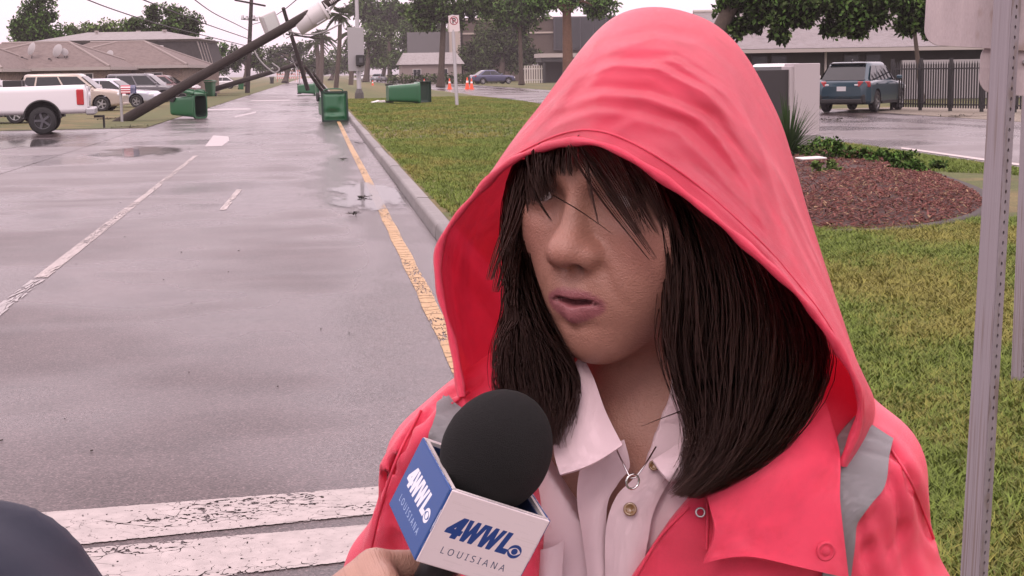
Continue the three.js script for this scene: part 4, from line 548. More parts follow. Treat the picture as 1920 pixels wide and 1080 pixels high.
{
  const d = 3.7, s = d / FPX, top = at(1892, -60, d), bot = at(1826, 1080, d - 0.02), dir = top.clone().sub(bot).normalize(), base = bot.clone().addScaledVector(dir, -(bot.y - KH) / dir.y), L = top.distanceTo(base) + 0.5;
  const t = thing('sign_post', 'tall galvanized perforated square post close by on the right, leaning a little', 'sign post', base); t.quaternion.setFromUnitVectors(V(0, 1, 0), dir).multiply(new THREE.Quaternion().setFromAxisAngle(V(0, 1, 0), R(-50))); squarePost(t, L, 0.047);
  const sgn = (label, px, py, w, h, dd, bolts) => { const c = at(px, py, dd), g = thing('road_sign', label, 'sign', c); g.quaternion.setFromUnitVectors(V(0, 1, 0), dir).multiply(new THREE.Quaternion().setFromAxisAngle(V(0, 1, 0), R(-8))); part('sign_plate', roundRect(w, h, 0.04, 0.004), matSignBack, g); for (const [x, y] of bolts) part('bolt', new THREE.CylinderGeometry(0.008, 0.008, 0.012, 6).rotateX(Math.PI / 2).translate(x, y, 0.009), matSteel, g); };
  sgn('bare pale back of the upper sign on the near post', 1850, -20, 228 * s, 226 * s, d + 0.06, [[0.06, 0.02]]); sgn('bare pale back of the lower sign on the near post, cut by the right edge', 1950, 134, 226 * s * 1.02, 98 * s, d + 0.07, [[-0.04, 0.02]]);
  const b2 = gp(1907, 772), d2 = depthOf(b2); b2.y = KH - 0.03; const t2 = thing('sign_post', 'second grey square post standing in the grass at the right edge', 'sign post', b2); const up2 = at(1925, 300, d2).sub(b2).normalize(); t2.quaternion.setFromUnitVectors(V(0, 1, 0), up2).multiply(new THREE.Quaternion().setFromAxisAngle(V(0, 1, 0), R(-52))); squarePost(t2, 2.2, 0.045);
}
// mailbox in flag colours
{
  const b = gp(229, 229), d = depthOf(b), s = d / FPX, t = thing('mailbox', 'stars and stripes mailbox on a grey post by the leaning pole', 'mailbox', b); part('post', bar(V(0, 0, 0), V(0, 68 * s, 0), 2.6 * s, 2.6 * s, 8), matGalv, t);
  const tex = canvasTex(256, 160, (g, w, h) => { for (let i = 0; i < 7; i++) { g.fillStyle = i % 2 ? '#e8dcdc' : '#a8283c'; g.fillRect(0, i * h / 7, w, h / 7 + 1); } g.fillStyle = '#27335f'; g.fillRect(w * 0.66, 0, w * 0.34, h); g.fillStyle = '#e8e0e4'; for (let i = 0; i < 4; i++) for (let j = 0; j < 6; j++) { g.beginPath(); g.arc(w * 0.7 + i * 22, 16 + j * 26, 5, 0, 7); g.fill(); } });
  const len = 26 * s, h = 15 * s, sh = new THREE.Shape(); sh.moveTo(-h * 0.42, 0); sh.lineTo(h * 0.42, 0); sh.lineTo(h * 0.42, h * 0.6); sh.absarc(0, h * 0.6, h * 0.42, 0, Math.PI); sh.closePath(); const g = new THREE.ExtrudeGeometry(sh, { depth: len, bevelEnabled: false }); g.rotateY(Math.PI / 2); const U = g.attributes.uv, P = g.attributes.position; for (let i = 0; i < P.count; i++) U.setXY(i, P.getX(i) / len, P.getY(i) / h); const m = part('box', g, mat([1, 1, 1], 0.4, { map: tex }), t); m.position.set(1.5 * s, 53 * s, 0); part('door', box(0.02, h * 0.8, h * 0.8, 27.8 * s, 53 * s + h * 0.45, 0), mat([0.03, 0.04, 0.12], 0.5), t); part('bracket', box(0.12, 0.05, 0.3, 0.25, 52 * s, 0), matIron, t);
}
// wheeled bins blown over
const matBin = phys([0.008, 0.1, 0.036], 0.38, { clearcoat: 0.4, clearcoatRoughness: 0.25 }), matBinIn = mat([0.006, 0.03, 0.018], 0.6);
function makeBin(t, open = 1.9, dent) {                              // upright: x wide, y up, z towards the lid's front; wheels at -z
  const lev = [[0, 0.23, 0.25], [0.05, 0.25, 0.27], [0.5, 0.28, 0.31], [0.92, 0.305, 0.345], [0.93, 0.345, 0.385], [1.0, 0.345, 0.385]];
  const ring = (w, d, y, u) => { const a = u * 6.2832, e = 0.32, c = Math.cos(a), s = Math.sin(a); return V(Math.sign(c) * Math.abs(c) ** e * w, y, Math.sign(s) * Math.abs(s) ** e * d); };
  const outer = grid(40, 5, (u, v) => { const l = lev[Math.round(v * 5)]; const p = ring(l[1], l[2], l[0], u); if (dent) p.z -= 0.05 * Math.exp(-((p.x - 0.1) ** 2 + (p.y - 0.4) ** 2) * 14) * Math.sign(p.z); return p; });
  part('tub', [outer, grid(40, 1, (u, v) => v ? V(0, 0, 0) : ring(0.23, 0.25, 0, u)), grid(40, 1, (u, v) => ring(v ? 0.29 : 0.345, v ? 0.33 : 0.385, 1.0, u))], matBin, t);
  part('inside', [grid(40, 2, (u, v) => ring(lerp(0.29, 0.22, v), lerp(0.33, 0.24, v), lerp(0.999, 0.05, v), u)), grid(40, 1, (u, v) => v ? V(0, 0.05, 0) : ring(0.22, 0.24, 0.05, u))], matBinIn, t);
  const lid = part('lid', [grid(24, 24, (u, v) => { const x = lerp(-0.35, 0.35, u), z = lerp(0, 0.8, v), c = Math.min(u, 1 - u, v, 1 - v); return V(x, 0.03 + 0.045 * smooth(0.05, 0.14, c) - (dent ? 0.09 * Math.exp(-(((u - 0.42) / 0.3) ** 2 + ((v - 0.72) / 0.1) ** 2)) + 0.05 * Math.exp(-(((u - 0.75) / 0.1) ** 2 + ((v - 0.4) / 0.3) ** 2)) : 0), z); }), box(0.71, 0.05, 0.025, 0, 0.01, 0.8), box(0.025, 0.05, 0.8, -0.35, 0.01, 0.4), box(0.025, 0.05, 0.8, 0.35, 0.01, 0.4)], matBin, t); if (dent) part('lid_rim', [box(0.76, 0.05, 0.05, 0, 0.045, 0.81), box(0.76, 0.05, 0.05, 0, 0.045, 0.0), box(0.05, 0.05, 0.8, -0.36, 0.045, 0.4), box(0.05, 0.05, 0.8, 0.36, 0.045, 0.4)], matBinIn, lid, 'dark rim round the lid'); lid.position.set(0, 1.02, -0.41); lid.rotation.x = -open;
  part('handle', tube([V(-0.27, 0.95, -0.38), V(-0.27, 0.98, -0.47), V(0.27, 0.98, -0.47), V(0.27, 0.95, -0.38)], 0.018, 6), matBin, t);
  for (const s of [-1, 1]) part('wheel', new THREE.CylinderGeometry(0.13, 0.13, 0.06, 18).rotateZ(Math.PI / 2).translate(s * 0.27, 0.12, -0.27), matTyre, t);
  part('axle', bar(V(-0.28, 0.12, -0.27), V(0.28, 0.12, -0.27), 0.013), matSteel, t);
}
const lidDark = (t) => t.traverse((q) => { if (q.name === 'lid') { q.material = matBinIn; q.userData.label = 'dark open lid'; } });
function binAt(label, px, py, rot, sc, o = {}) { const p = gp(px, py), t = thing('wheeled_bin', label, 'bin', p, 0, 'green wheeled bins'); makeBin(t, o.open ?? 1.9, o.dent); t.scale.setScalar(sc); t.rotation.set(...rot); t.updateMatrixWorld(true); const bb = new THREE.Box3().setFromObject(t), g = o.ground ?? 0; t.position.y += g - bb.min.y; if (o.center) { t.position.x += p.x - (bb.min.x + bb.max.x) / 2; } if (o.dark) lidDark(t); return t; }
const EU = (x, y, z) => { const e = new THREE.Euler().setFromQuaternion(new THREE.Quaternion().setFromEuler(new THREE.Euler(x, y, z, 'YXZ'))); return [e.x, e.y, e.z]; };
binAt('green wheeled bin tipped over on the yellow line, dented lid towards us', 622, 226, EU(Math.PI / 2, R(12), 0), 1.15, { open: 0.06, dent: true, center: true });
binAt('green wheeled bin lying on the median grass, dark lid to the right', 769, 201, EU(0, R(8), -Math.PI / 2), 1.42, { open: 2.3, ground: KH - 0.02, center: true, dark: true });
binAt('green wheeled bin lying on the road below the leaning pole, dark open mouth facing right', 355, 222, EU(Math.PI / 2, R(58), 0), 1.18, { open: 4.55, center: true });
binAt('green wheeled bin lying on its side farther up the road by the slanting poles', 578, 178, EU(0, R(5), -Math.PI / 2), 1.28, { open: 2.7, center: true });
binAt('green wheeled bin lying behind the open mouthed bin under the leaning pole', 368, 187, EU(0, R(25), Math.PI / 2), 1.0, { open: 0.05, center: true });
binAt('green wheeled bin standing upright at the verge behind the second fallen pole', 395, 181, EU(0, R(-20), 0), 1.1, { open: 0.05 });
binAt('green wheeled bin far off on the verge beside the second fallen pole', 452, 168, EU(0, R(10), 0), 1.0, { open: 0.05 });
{ const m = binAt('dark bin standing far down the left side of the road', 510, 157, EU(0, R(10), 0), 1.1, { open: 0.05 }); m.traverse((q) => { if (q.isMesh) q.material = matBlackPl; }); m.userData.group = undefined; delete m.userData.group; }
// cones
const matOrange = mat([0.75, 0.09, 0.03], 0.5), matConeW = mat([0.75, 0.7, 0.7], 0.5);
for (const [px, py, h, l] of [[846, 167, 20, 'orange traffic cone just left of the no parking post'], [879, 167, 22, 'left cone of the close pair right of the no parking post'], [887, 167, 20, 'right cone of the close pair right of the no parking post'], [799, 149, 13, 'small far orange cone left of the thick median tree'], [703, 147, 12, 'smallest orange cone, far off just right of the signal pole']]) {
  const p = gp(px, py), d = Math.min(depthOf(p), 175), q = groundUnder(px, d), s = h * d / FPX; const t = thing('traffic_cone', l, 'traffic cone', q, 0, 'orange traffic cones along the far road'); part('base', box(s * 0.5, s * 0.05, s * 0.5, 0, s * 0.025, 0), matOrange, t); part('cone', bar(V(0, s * 0.05, 0), V(0, s, 0), s * 0.19, s * 0.04, 14), matOrange, t); part('collar', bar(V(0, s * 0.55, 0), V(0, s * 0.72, 0), s * 0.118, s * 0.09, 14), matConeW, t);
}
// barricades at the end of the road
for (const [px, l] of [[533, 'left barricade of the row closing the far end of the road'], [552, 'middle barricade of the row closing the far end of the road'], [571, 'right barricade of the row closing the far end of the road']]) {
  const d = 330, s = d / FPX, p = groundUnder(px, d), t = thing('barricade', l, 'barricade', p, 0, 'orange and white barricades across the far road'), w = 17 * s, h = 21 * s, mR = mat([0.5, 0.12, 0.09], 0.6);
  for (const f of [0.35, 0.65, 0.95]) { const b = part('board', box(w, h * 0.16, 0.06, 0, h * f, 0), matConeW, t); for (let i = 0; i < 5; i++) part('stripe', box(w * 0.1, h * 0.15, 0.02, -w * 0.4 + i * w * 0.2, h * f, 0.045, 0, 0, 0.3), mR, b); } for (const x of [-0.42, 0.42]) part('leg', [box(0.1, h, 0.1, x * w, h / 2, -0.1), box(0.1, 0.1, 1, x * w, 0.05, 0)], mR, t);
}
// ---------- sign monument, planting bed ----------
{
  const d = 27, s = d / FPX, b = groundUnder(1500, d), t = thing('monument_sign', 'white pillar with a dark sign panel standing behind the mulch bed', 'sign', b, R(4)), y = (py) => at(1500, py, d).y, x = (px) => (px - 1500) * s;
  part('pillar', [box(50 * s, y(119), 0.5, x(1502), y(119) / 2, 0, 0, 0, 0, 0.015), box(9 * s, y(124), 0.4, x(1474), y(124) / 2, 0, 0, 0, 0, 0.01)], mat([0.4, 0.355, 0.37], 0.75), t);
  part('sign_panel', box(150 * s, y(130) - y(255), 0.3, x(1470) - 75 * s, (y(130) + y(255)) / 2, 0, 0, 0, 0, 0.01), mat([0.028, 0.024, 0.026], 0.5), t); part('plinth', box(230 * s, y(252), 0.7, x(1410), y(252) / 2, 0), matConc, t);
}
{
  const out = [[1420, 424], [1500, 431], [1600, 433], [1700, 427], [1790, 412], [1838, 392], [1838, 370], [1800, 348], [1720, 316], [1640, 296], [1560, 284], [1480, 292], [1400, 330], [1370, 385]].map(([x, y]) => gp(x, y, KH)), cv = new THREE.CatmullRomCurve3(out, true), c = out.reduce((q, p) => q.add(p), V(0, 0, 0)).multiplyScalar(1 / out.length), ht = (f) => 0.2 * Math.pow(1 - f * f, 0.8);
  const pt = (u, f) => { const q = cv.getPoint(u), p = c.clone().lerp(q, f); p.y = KH + ht(f) + 0.05 * (fbm(p.x * 2, p.z * 2, 1, 3) - 0.4) * (1 - f); return p; };
  const bed = struct('mulch_bed', paint(grid(60, 16, (u, v) => pt(u, v), flatUV), () => [1, 1, 1]), mat([0.055, 0.028, 0.024], 0.95), 'raised oval bed of red brown wood mulch in the median grass');
  struct('bed_edging', [grid(80, 3, (u, v) => { const q = cv.getPoint(u), o = q.clone().sub(c).setY(0).normalize(), k = [-0.02, 0.0, 0.14, 0.16][Math.round(v * 3)]; q.addScaledVector(o, k); q.y = KH + [0.0, 0.02, 0.012, -0.03][Math.round(v * 3)]; return q; }, flatUV)], mat([0.15, 0.125, 0.115], 0.85, { map: concMap }), 'narrow flat concrete edging round the mulch bed');
  const r = rng(5), chip = box(1, 0.16, 0.3), N = 15000, im = new THREE.InstancedMesh(chip, mat([1, 1, 1], 0.9), N), m = new THREE.Matrix4(), col = new THREE.Color();
  for (let i = 0; i < N; i++) { const f = Math.sqrt(r()) * 1.01, p = pt(r(), Math.min(1, f)); p.y += 0.015; const l = 0.025 + 0.06 * r() * r(); m.compose(p, new THREE.Quaternion().setFromEuler(new THREE.Euler((r() - 0.5) * 0.9, r() * 6.28, (r() - 0.5) * 0.9)), V(l, l * 0.6, l * 0.7)); im.setMatrixAt(i, m); const k = r(), v = 0.5 + 0.9 * r(); k < 0.12 ? col.setRGB(0.22 * v, 0.14 * v, 0.08 * v) : col.setRGB(0.125 * v, 0.043 * v, 0.034 * v); im.setColorAt(i, col); }
  im.name = 'mulch'; im.userData.kind = 'stuff'; im.userData.label = 'loose red brown wood mulch chips'; im.castShadow = im.receiveShadow = true; scene.add(im);
  const sh = (label, px, py, w, h, seed, cols, n = 900, lf = 0.05) => { const p = gp(px, py, KH); const d = depthOf(p), s = d / FPX, t = thing('shrub', label, 'shrub', p, 0, 'low shrubs in the mulch bed'); t.position.y += 0.1; const rr = rng(seed), cl = []; for (let i = 0; i < 9; i++) cl.push([V((rr() - 0.5) * w * s, h * s * (0.25 + 0.6 * rr()), (rr() - 0.5) * w * s * 0.7), [w * s * 0.2, h * s * 0.2, w * s * 0.2], n / 9 | 0, lf]); part('foliage', leafGeo(cl, seed, cols), matLeaf, t); const st = []; for (let i = 0; i < 8; i++) st.push(bar(V(0, 0, 0), cl[i][0], 0.008, 0.003, 4)); part('stem', st, matBark, t); };
  sh('low green shrub at the back of the bed beside the spiky plant', 1550, 322, 90, 52, 41, GREENS); sh('small reddish green shrub at the middle back of the bed', 1618, 325, 60, 40, 42, [...GREENS, [0.1, 0.06, 0.03]]); sh('low yellow green clump at the front left of the bed', 1552, 352, 50, 34, 43, LIGHT); sh('dark leafy shrub at the right back of the bed', 1668, 330, 70, 34, 44, GREENS); sh('weedy green clump on the right rear edge of the bed', 1730, 338, 60, 24, 45, [...GREENS, ...LIGHT]); sh('thin weedy clump in the middle of the bed', 1700, 345, 56, 26, 46, GREENS, 500);
  // spiky plant
  const p = gp(1478, 300, KH), t = thing('spiky_plant', 'spiky strap leaved green plant at the foot of the white pillar', 'plant', p), bl = [], rr = rng(8); for (let i = 0; i < 320; i++) { const az = rr() * 6.283, el = lerp(0.25, 1.5, rr()), L = 1.0 * (0.6 + 0.5 * rr()), dir = V(Math.cos(az) * Math.cos(el), Math.sin(el), Math.sin(az) * Math.cos(el)), sd = V(-Math.sin(az), 0, Math.cos(az)), dr = 0.25 + 0.5 * rr(); bl.push(grid(2, 6, (u, v) => V(0, 0.05, 0).addScaledVector(dir, L * v).add(V(0, -dr * L * v * v * Math.cos(el), 0)).addScaledVector(sd, (u - 0.5) * 0.036 * (1 - v * 0.9)).add(V(0, 0.004 * Math.abs(u - 0.5), 0)))); } const g = merge(bl); paint(g, () => { const v = 0.7 + 0.6 * rr(); return [0.04 * v, 0.075 * v, 0.025 * v]; }); part('foliage', g, matLeaf, t);
  solo('debris_lid', box(0.35, 0.02, 0.2, 0, 0.02, 0, 0.05, 0.2, 0, 0.008), matTrim, 'flat pale scrap lying in the mulch left of the yellow green clump', 'debris', gp(1520, 335, KH).add(V(0, 0.24, 0)));
}
// ---------- storm litter ----------
{
  const r = rng(91), twig = (name, label, px, py, n, L, seed, y = 0.01) => { const p = gp(px, py), rr = rng(seed), g = []; for (let i = 0; i < n; i++) { const a = rr() * 6.283, q = V((rr() - 0.5) * L * 0.7, 0.02, (rr() - 0.5) * L * 0.7), e = q.clone().add(V(Math.cos(a) * L * 0.5, 0.04 * rr(), Math.sin(a) * L * 0.5)); g.push(bar(q, e, 0.006, 0.002, 5)); } const t = thing(name, label, 'branch', p.setY(y)); part('twig', g, matBark, t); t.scale.set(1, L < 0.5 ? 0.35 : 1, 1); part('foliage', leafGeo(Array.from({ length: 5 }, () => [V((rr() - 0.5) * L, 0.05, (rr() - 0.5) * L), [L * 0.3, 0.05, L * 0.3], 6, 0.05]), seed, [[0.02, 0.022, 0.012]]), matLeaf, t); };
  twig('fallen_branch', 'small fallen branch lying in front of the puddle', 662, 404, 6, 0.12, 1); twig('fallen_branch', 'dark leafy twig in the puddle by the yellow line', 684, 372, 6, 0.15, 2, 0.012); twig('fallen_branch', 'dark scrap of branch on the yellow line side of the road, short of the bin', 640, 300, 8, 0.2, 3); twig('fallen_branch', 'dark clump of debris beside the end of the leaning pole', 243, 240, 12, 0.8, 4); twig('fallen_branch', 'twigs on the gravel in front of the blue car', 1800, 220, 14, 1.3, 5); twig('fallen_branch', 'small dark scrap on gravel behind the white pillar', 1557, 227, 6, 0.5, 6); twig('fallen_branch', 'brush heap at the broken foot of the leaning pole', 212, 224, 26, 1.3, 7); twig('fallen_branch', 'branches lying on the road edge beyond the green bins', 430, 180, 14, 1.8, 8);
  twig('fallen_branch', 'little branch by the kerb far along, right of the yellow line', 674, 270, 7, 0.25, 9);
  const lf = []; for (let i = 0; i < 130; i++) { const z = -5 - 45 * r() ** 1.5, x = lerp(LX, KX - 0.02, r()), s = 0.004 + 0.01 * r() * r(); lf.push(box(s * 1.6, 0.004, s, x, 0.006, z, (r() - 0.5) * 0.4, r() * 6.28, (r() - 0.5) * 0.4)); }
  struct('leaf_litter', lf, mat([0.025, 0.02, 0.015], 0.8), 'scattered dark leaf specks on the wet road', 'stuff');
  const wl = thing('litter', 'crumpled white litter on the grass left of the overturned median bin', 'litter', gp(708, 199).setY(KH)); part('paper', [box(0.42, 0.09, 0.2, -0.1, 0.05, 0, 0.2, 0.4, 0.15, 0.03), box(0.28, 0.12, 0.2, 0.22, 0.07, 0.05, -0.2, 0.9, 0.2, 0.03)], matTrim, wl);
}
// ---------- the woman in the hooded raincoat ----------
const CB = { r: V(1, 0, 0).transformDirection(CM), u: V(0, 1, 0).transformDirection(CM), b: V(0, 0, 1).transformDirection(CM) };
const HB = CB.b.clone().setY(0).normalize(), HR = CB.r.clone().setY(0).normalize();
function frame(origin, yawLeft, roll = 0, pitch = 0) {               // x to her left (viewer's right), y up, z forward
  const z = HB.clone().multiplyScalar(Math.cos(yawLeft)).addScaledVector(HR, -Math.sin(yawLeft)), y = V(0, 1, 0), x = y.clone().cross(z).normalize();
  const m = new THREE.Matrix4().makeBasis(x, y, z); m.multiply(new THREE.Matrix4().makeRotationX(pitch)).multiply(new THREE.Matrix4().makeRotationZ(roll)); m.setPosition(origin); return m;
}
const HEADC = at(1212, 338, 1.03), NECKB = at(1228, 800, 1.07), FOOT = NECKB.clone().setY(0);
const headM = frame(HEADC, R(36), R(-2), R(4)), torsoM = frame(FOOT, R(15)), headI = headM.clone().invert(), torsoI = torsoM.clone().invert(), h2t = torsoI.clone().multiply(headM), t2h = headI.clone().multiply(torsoM);
const NB = NECKB.y;                                                  // height of the neck's base, torso frame
const mul = (m, x, y, z) => { const e = m.elements; return [e[0] * x + e[4] * y + e[8] * z + e[12], e[1] * x + e[5] * y + e[9] * z + e[13], e[2] * x + e[6] * y + e[10] * z + e[14]]; };
const neckH = mul(t2h, 0, NB - 0.01, -0.02), neckTop = [0, -0.06, -0.018];
function torsoSd(x, y, z, o = 0) {                                   // bare torso, torso frame
  const a = Math.abs(x); y -= NB - 1.298;
  let d = sdEll(x, y, z, 0, 1.10, -0.01, 0.155, 0.235, 0.095);
  d = smin(d, sdCap(a, y, z, [0.03, 1.315, -0.03], [0.12, 1.26, -0.02], 0.042, 0.045), 0.07);
  d = smin(d, sdEll(a, y, z, 0.07, 1.12, 0.062, 0.068, 0.075, 0.062), 0.06);
  d = smin(d, sdEll(x, y, z, 0, 1.255, 0.02, 0.11, 0.06, 0.05), 0.06);
  d = smin(d, sdEll(x, y, z, 0, 0.86, -0.01, 0.16, 0.2, 0.11), 0.08);
  return d - o;
}
// mouth curve: height of the lip parting at x
const mouthY = (x) => -0.0655 + 0.002 * Math.pow(Math.abs(x) / 0.022, 2) * -1 + 0.0014 * Math.exp(-((x / 0.006) ** 2)) * -1;
function headSd(x, y, z) {
  const a = Math.abs(x);
  let d = sdEll(x, y, z, 0, 0.022, -0.008, 0.069, 0.077, 0.084);
  d = smin(d, sdEll(x, y, z, 0, -0.012, 0.022, 0.07, 0.075, 0.064), 0.03);
  d = smin(d, sdEll(a, y, z, 0.042, -0.026, 0.05, 0.03, 0.032, 0.029), 0.024);            // cheeks
  d = smin(d, sdEll(x, y, z, 0, -0.064, 0.03, 0.054, 0.045, 0.055), 0.03);                  // jaw
  d = smin(d, sdEll(x, y, z, 0, -0.097, 0.067, 0.02, 0.016, 0.019), 0.028);                  // chin
  d = smin(d, sdEll(x, y, z, 0, -0.061, 0.066, 0.031, 0.026, 0.026), 0.022);                 // muzzle
  d = smin(d, sdCap(x, y, z, [0, 0.012, 0.083], [0, -0.026, 0.097], 0.0065, 0.008), 0.015);  // nose bridge
  d = smin(d, sdEll(x, y, z, 0, -0.032, 0.1015, 0.0112, 0.0102, 0.012), 0.012);            // tip
  d = smin(d, sdEll(a, y, z, 0.0128, -0.036, 0.092, 0.0076, 0.0076, 0.0105), 0.008);      // wings
  d = smax(d, -sdEll(a, y, z, 0.0068, -0.043, 0.0995, 0.0038, 0.0052, 0.0058), 0.003);     // nostrils
  d = smax(d, -sdEll(a, y, z, 0.031, 0.0015, 0.0965, 0.019, 0.0125, 0.014), 0.016);         // sockets
  d = smin(d, sdEll(a, y, z, 0.0305, -0.0005, 0.0715, 0.0155, 0.0125, 0.0135), 0.006);      // lids over the eyeball
  d = smax(d, -sdEll(a, y, z, 0.0305, 0.0, 0.0855, 0.0105, 0.0036, 0.006), 0.0015);          // eye opening
  d = smin(d, sdCap(a, y, z, [0.012, 0.0175, 0.084], [0.044, 0.018, 0.069], 0.006, 0.005), 0.016);   // brow
  // philtrum and folds
  d += 0.0011 * Math.exp(-((a / 0.0035) ** 2)) * Math.exp(-(((y + 0.052) / 0.006) ** 2)) * (z > 0.05 ? 1 : 0);
  if (z > 0.03) { const fx = 0.019 + (-0.040 - y) * 0.42; d += 0.0014 * Math.exp(-(((a - fx) / 0.0045) ** 2)) * smooth(-0.077, -0.055, y) * smooth(-0.03, -0.045, y); d += 0.0017 * Math.exp(-((a / 0.016) ** 2)) * Math.exp(-(((y + 0.0825) / 0.005) ** 2)); }
  // lips
  const my = mouthY(x), yy = y - my;
  d = smin(d, sdCap(a, yy, z, [0.0045, 0.005, 0.0915], [0.0215, 0.0006, 0.0785], 0.0056, 0.0022), 0.006);
  d = smin(d, sdCap(a, yy, z, [0.0, -0.0075, 0.0905], [0.0185, -0.0015, 0.0795], 0.0078, 0.0026), 0.006);
  d = smax(d, -sdEll(x, yy, z, 0, -0.0002, 0.0965, 0.018, 0.0021, 0.0125), 0.002);
  // ears
  d = smin(d, sdEll(a, y, z, 0.078, -0.008, -0.012, 0.008, 0.03, 0.018), 0.01);
  return d;
}
function skinSd(x, y, z) {
  let d = headSd(x, y, z);
  d = smin(d, sdCap(x, y, z, neckTop, neckH, 0.05, 0.053), 0.026);
  const t = mul(h2t, x, y, z); if (t[1] < NB + 0.12) { d = smin(d, torsoSd(t[0], t[1], t[2], -0.012), 0.035); const nn = Math.abs(t[0] - 0.0), v = Math.hypot(t[0] + 0.012, (t[1] - NB + 0.012) * 1.0); d += 0.004 * Math.exp(-((v / 0.012) ** 2)) * (t[2] > 0 ? 1 : 0); d -= 0.0025 * Math.exp(-(((t[1] - NB + 0.004 + nn * 0.12) / 0.008) ** 2)) * smooth(0.018, 0.03, nn) * (t[2] > 0 ? 1 : 0); }
  return d;
}
const woman = thing('person', 'person in a neon coral hooded raincoat over a white blouse, speaking, looking to the left', 'person', FOOT);
const toWoman = new THREE.Matrix4().makeTranslation(-FOOT.x, 0, -FOOT.z), wl = (g) => g.applyMatrix4(toWoman);
const skinTex = dataTex(512, 512, (i, j) => { const v = 1 + 0.12 * (fbm(i / 20, j / 20, 2, 3, 0) - 0.5) + 0.08 * (hash3(i, j, 4) - 0.5); return [v * 0.86, v * 0.84, v * 0.84]; }, true, [14, 14]);
const skinBump = dataTex(512, 512, (i, j) => 0.5 * vn(i / 3, j / 3, 1) + 0.5 * vn(i / 7, j / 7, 4), false, [14, 14]);
const matSkin = phys([1, 1, 1], 0.48, { vertexColors: true, map: skinTex, bumpMap: skinBump, bumpScale: 0.0004, sheen: 0.15, sheenRoughness: 0.5 });
const skinCol = (x, y, z) => {                                      // head frame
  const b = [0.36, 0.178, 0.132], a = Math.abs(x), mixc = (c, k) => { for (let i = 0; i < 3; i++) b[i] = lerp(b[i], c[i], clamp(k)); };
  const n = fbm(x * 60, y * 60, z * 60, 3) - 0.5; for (let i = 0; i < 3; i++) b[i] *= 1 + 0.14 * n;
  mixc([0.39, 0.165, 0.13], 0.5 * Math.exp(-(((a - 0.044) / 0.02) ** 2 + ((y + 0.03) / 0.02) ** 2)) * (z > 0.03 ? 1 : 0));
  mixc([0.38, 0.165, 0.125], 0.5 * Math.exp(-((x / 0.016) ** 2 + ((y + 0.035) / 0.012) ** 2)) * (z > 0.08 ? 1 : 0));
  const yy = y - mouthY(x), lip = smooth(0.0245, 0.02, a) * (yy > 0 ? smooth(0.0105 - 0.0075 * (a / 0.023) ** 2, 0.0085 - 0.0075 * (a / 0.023) ** 2, yy) : smooth(0.0155 - 0.012 * (a / 0.023) ** 2, 0.0135 - 0.012 * (a / 0.023) ** 2, -yy)) * (z > 0.06 ? 1 : 0);
  mixc([0.27, 0.085, 0.1], lip * 0.9); mixc([0.1, 0.03, 0.03], Math.exp(-((yy / 0.0011) ** 2)) * smooth(0.023, 0.018, a) * (z > 0.06 ? 0.85 : 0));
  mixc([0.05, 0.035, 0.03], 0.75 * Math.exp(-(((y - 0.0185 + 0.12 * (a - 0.03) ** 2 * 20) / 0.0035) ** 2)) * smooth(0.012, 0.018, a) * smooth(0.05, 0.042, a) * (z > 0.05 ? 1 : 0));
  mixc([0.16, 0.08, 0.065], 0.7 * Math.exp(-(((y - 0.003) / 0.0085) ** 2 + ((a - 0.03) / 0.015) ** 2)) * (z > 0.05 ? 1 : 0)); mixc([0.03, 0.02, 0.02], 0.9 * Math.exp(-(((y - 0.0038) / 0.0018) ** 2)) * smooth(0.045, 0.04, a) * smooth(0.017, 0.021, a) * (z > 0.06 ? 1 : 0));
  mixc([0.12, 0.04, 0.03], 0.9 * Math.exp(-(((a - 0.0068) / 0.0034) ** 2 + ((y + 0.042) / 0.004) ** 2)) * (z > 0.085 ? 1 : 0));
  return b;
};
const armJ = (s) => ({ sh: [s * (s > 0 ? 0.1 : 0.124), NB - (s > 0 ? 0.066 : 0.056), -0.012], el: [s * (s > 0 ? 0.264 : 0.284), NB - 0.30, -0.035], wr: [s * 0.2, NB - 0.52, 0.06] });
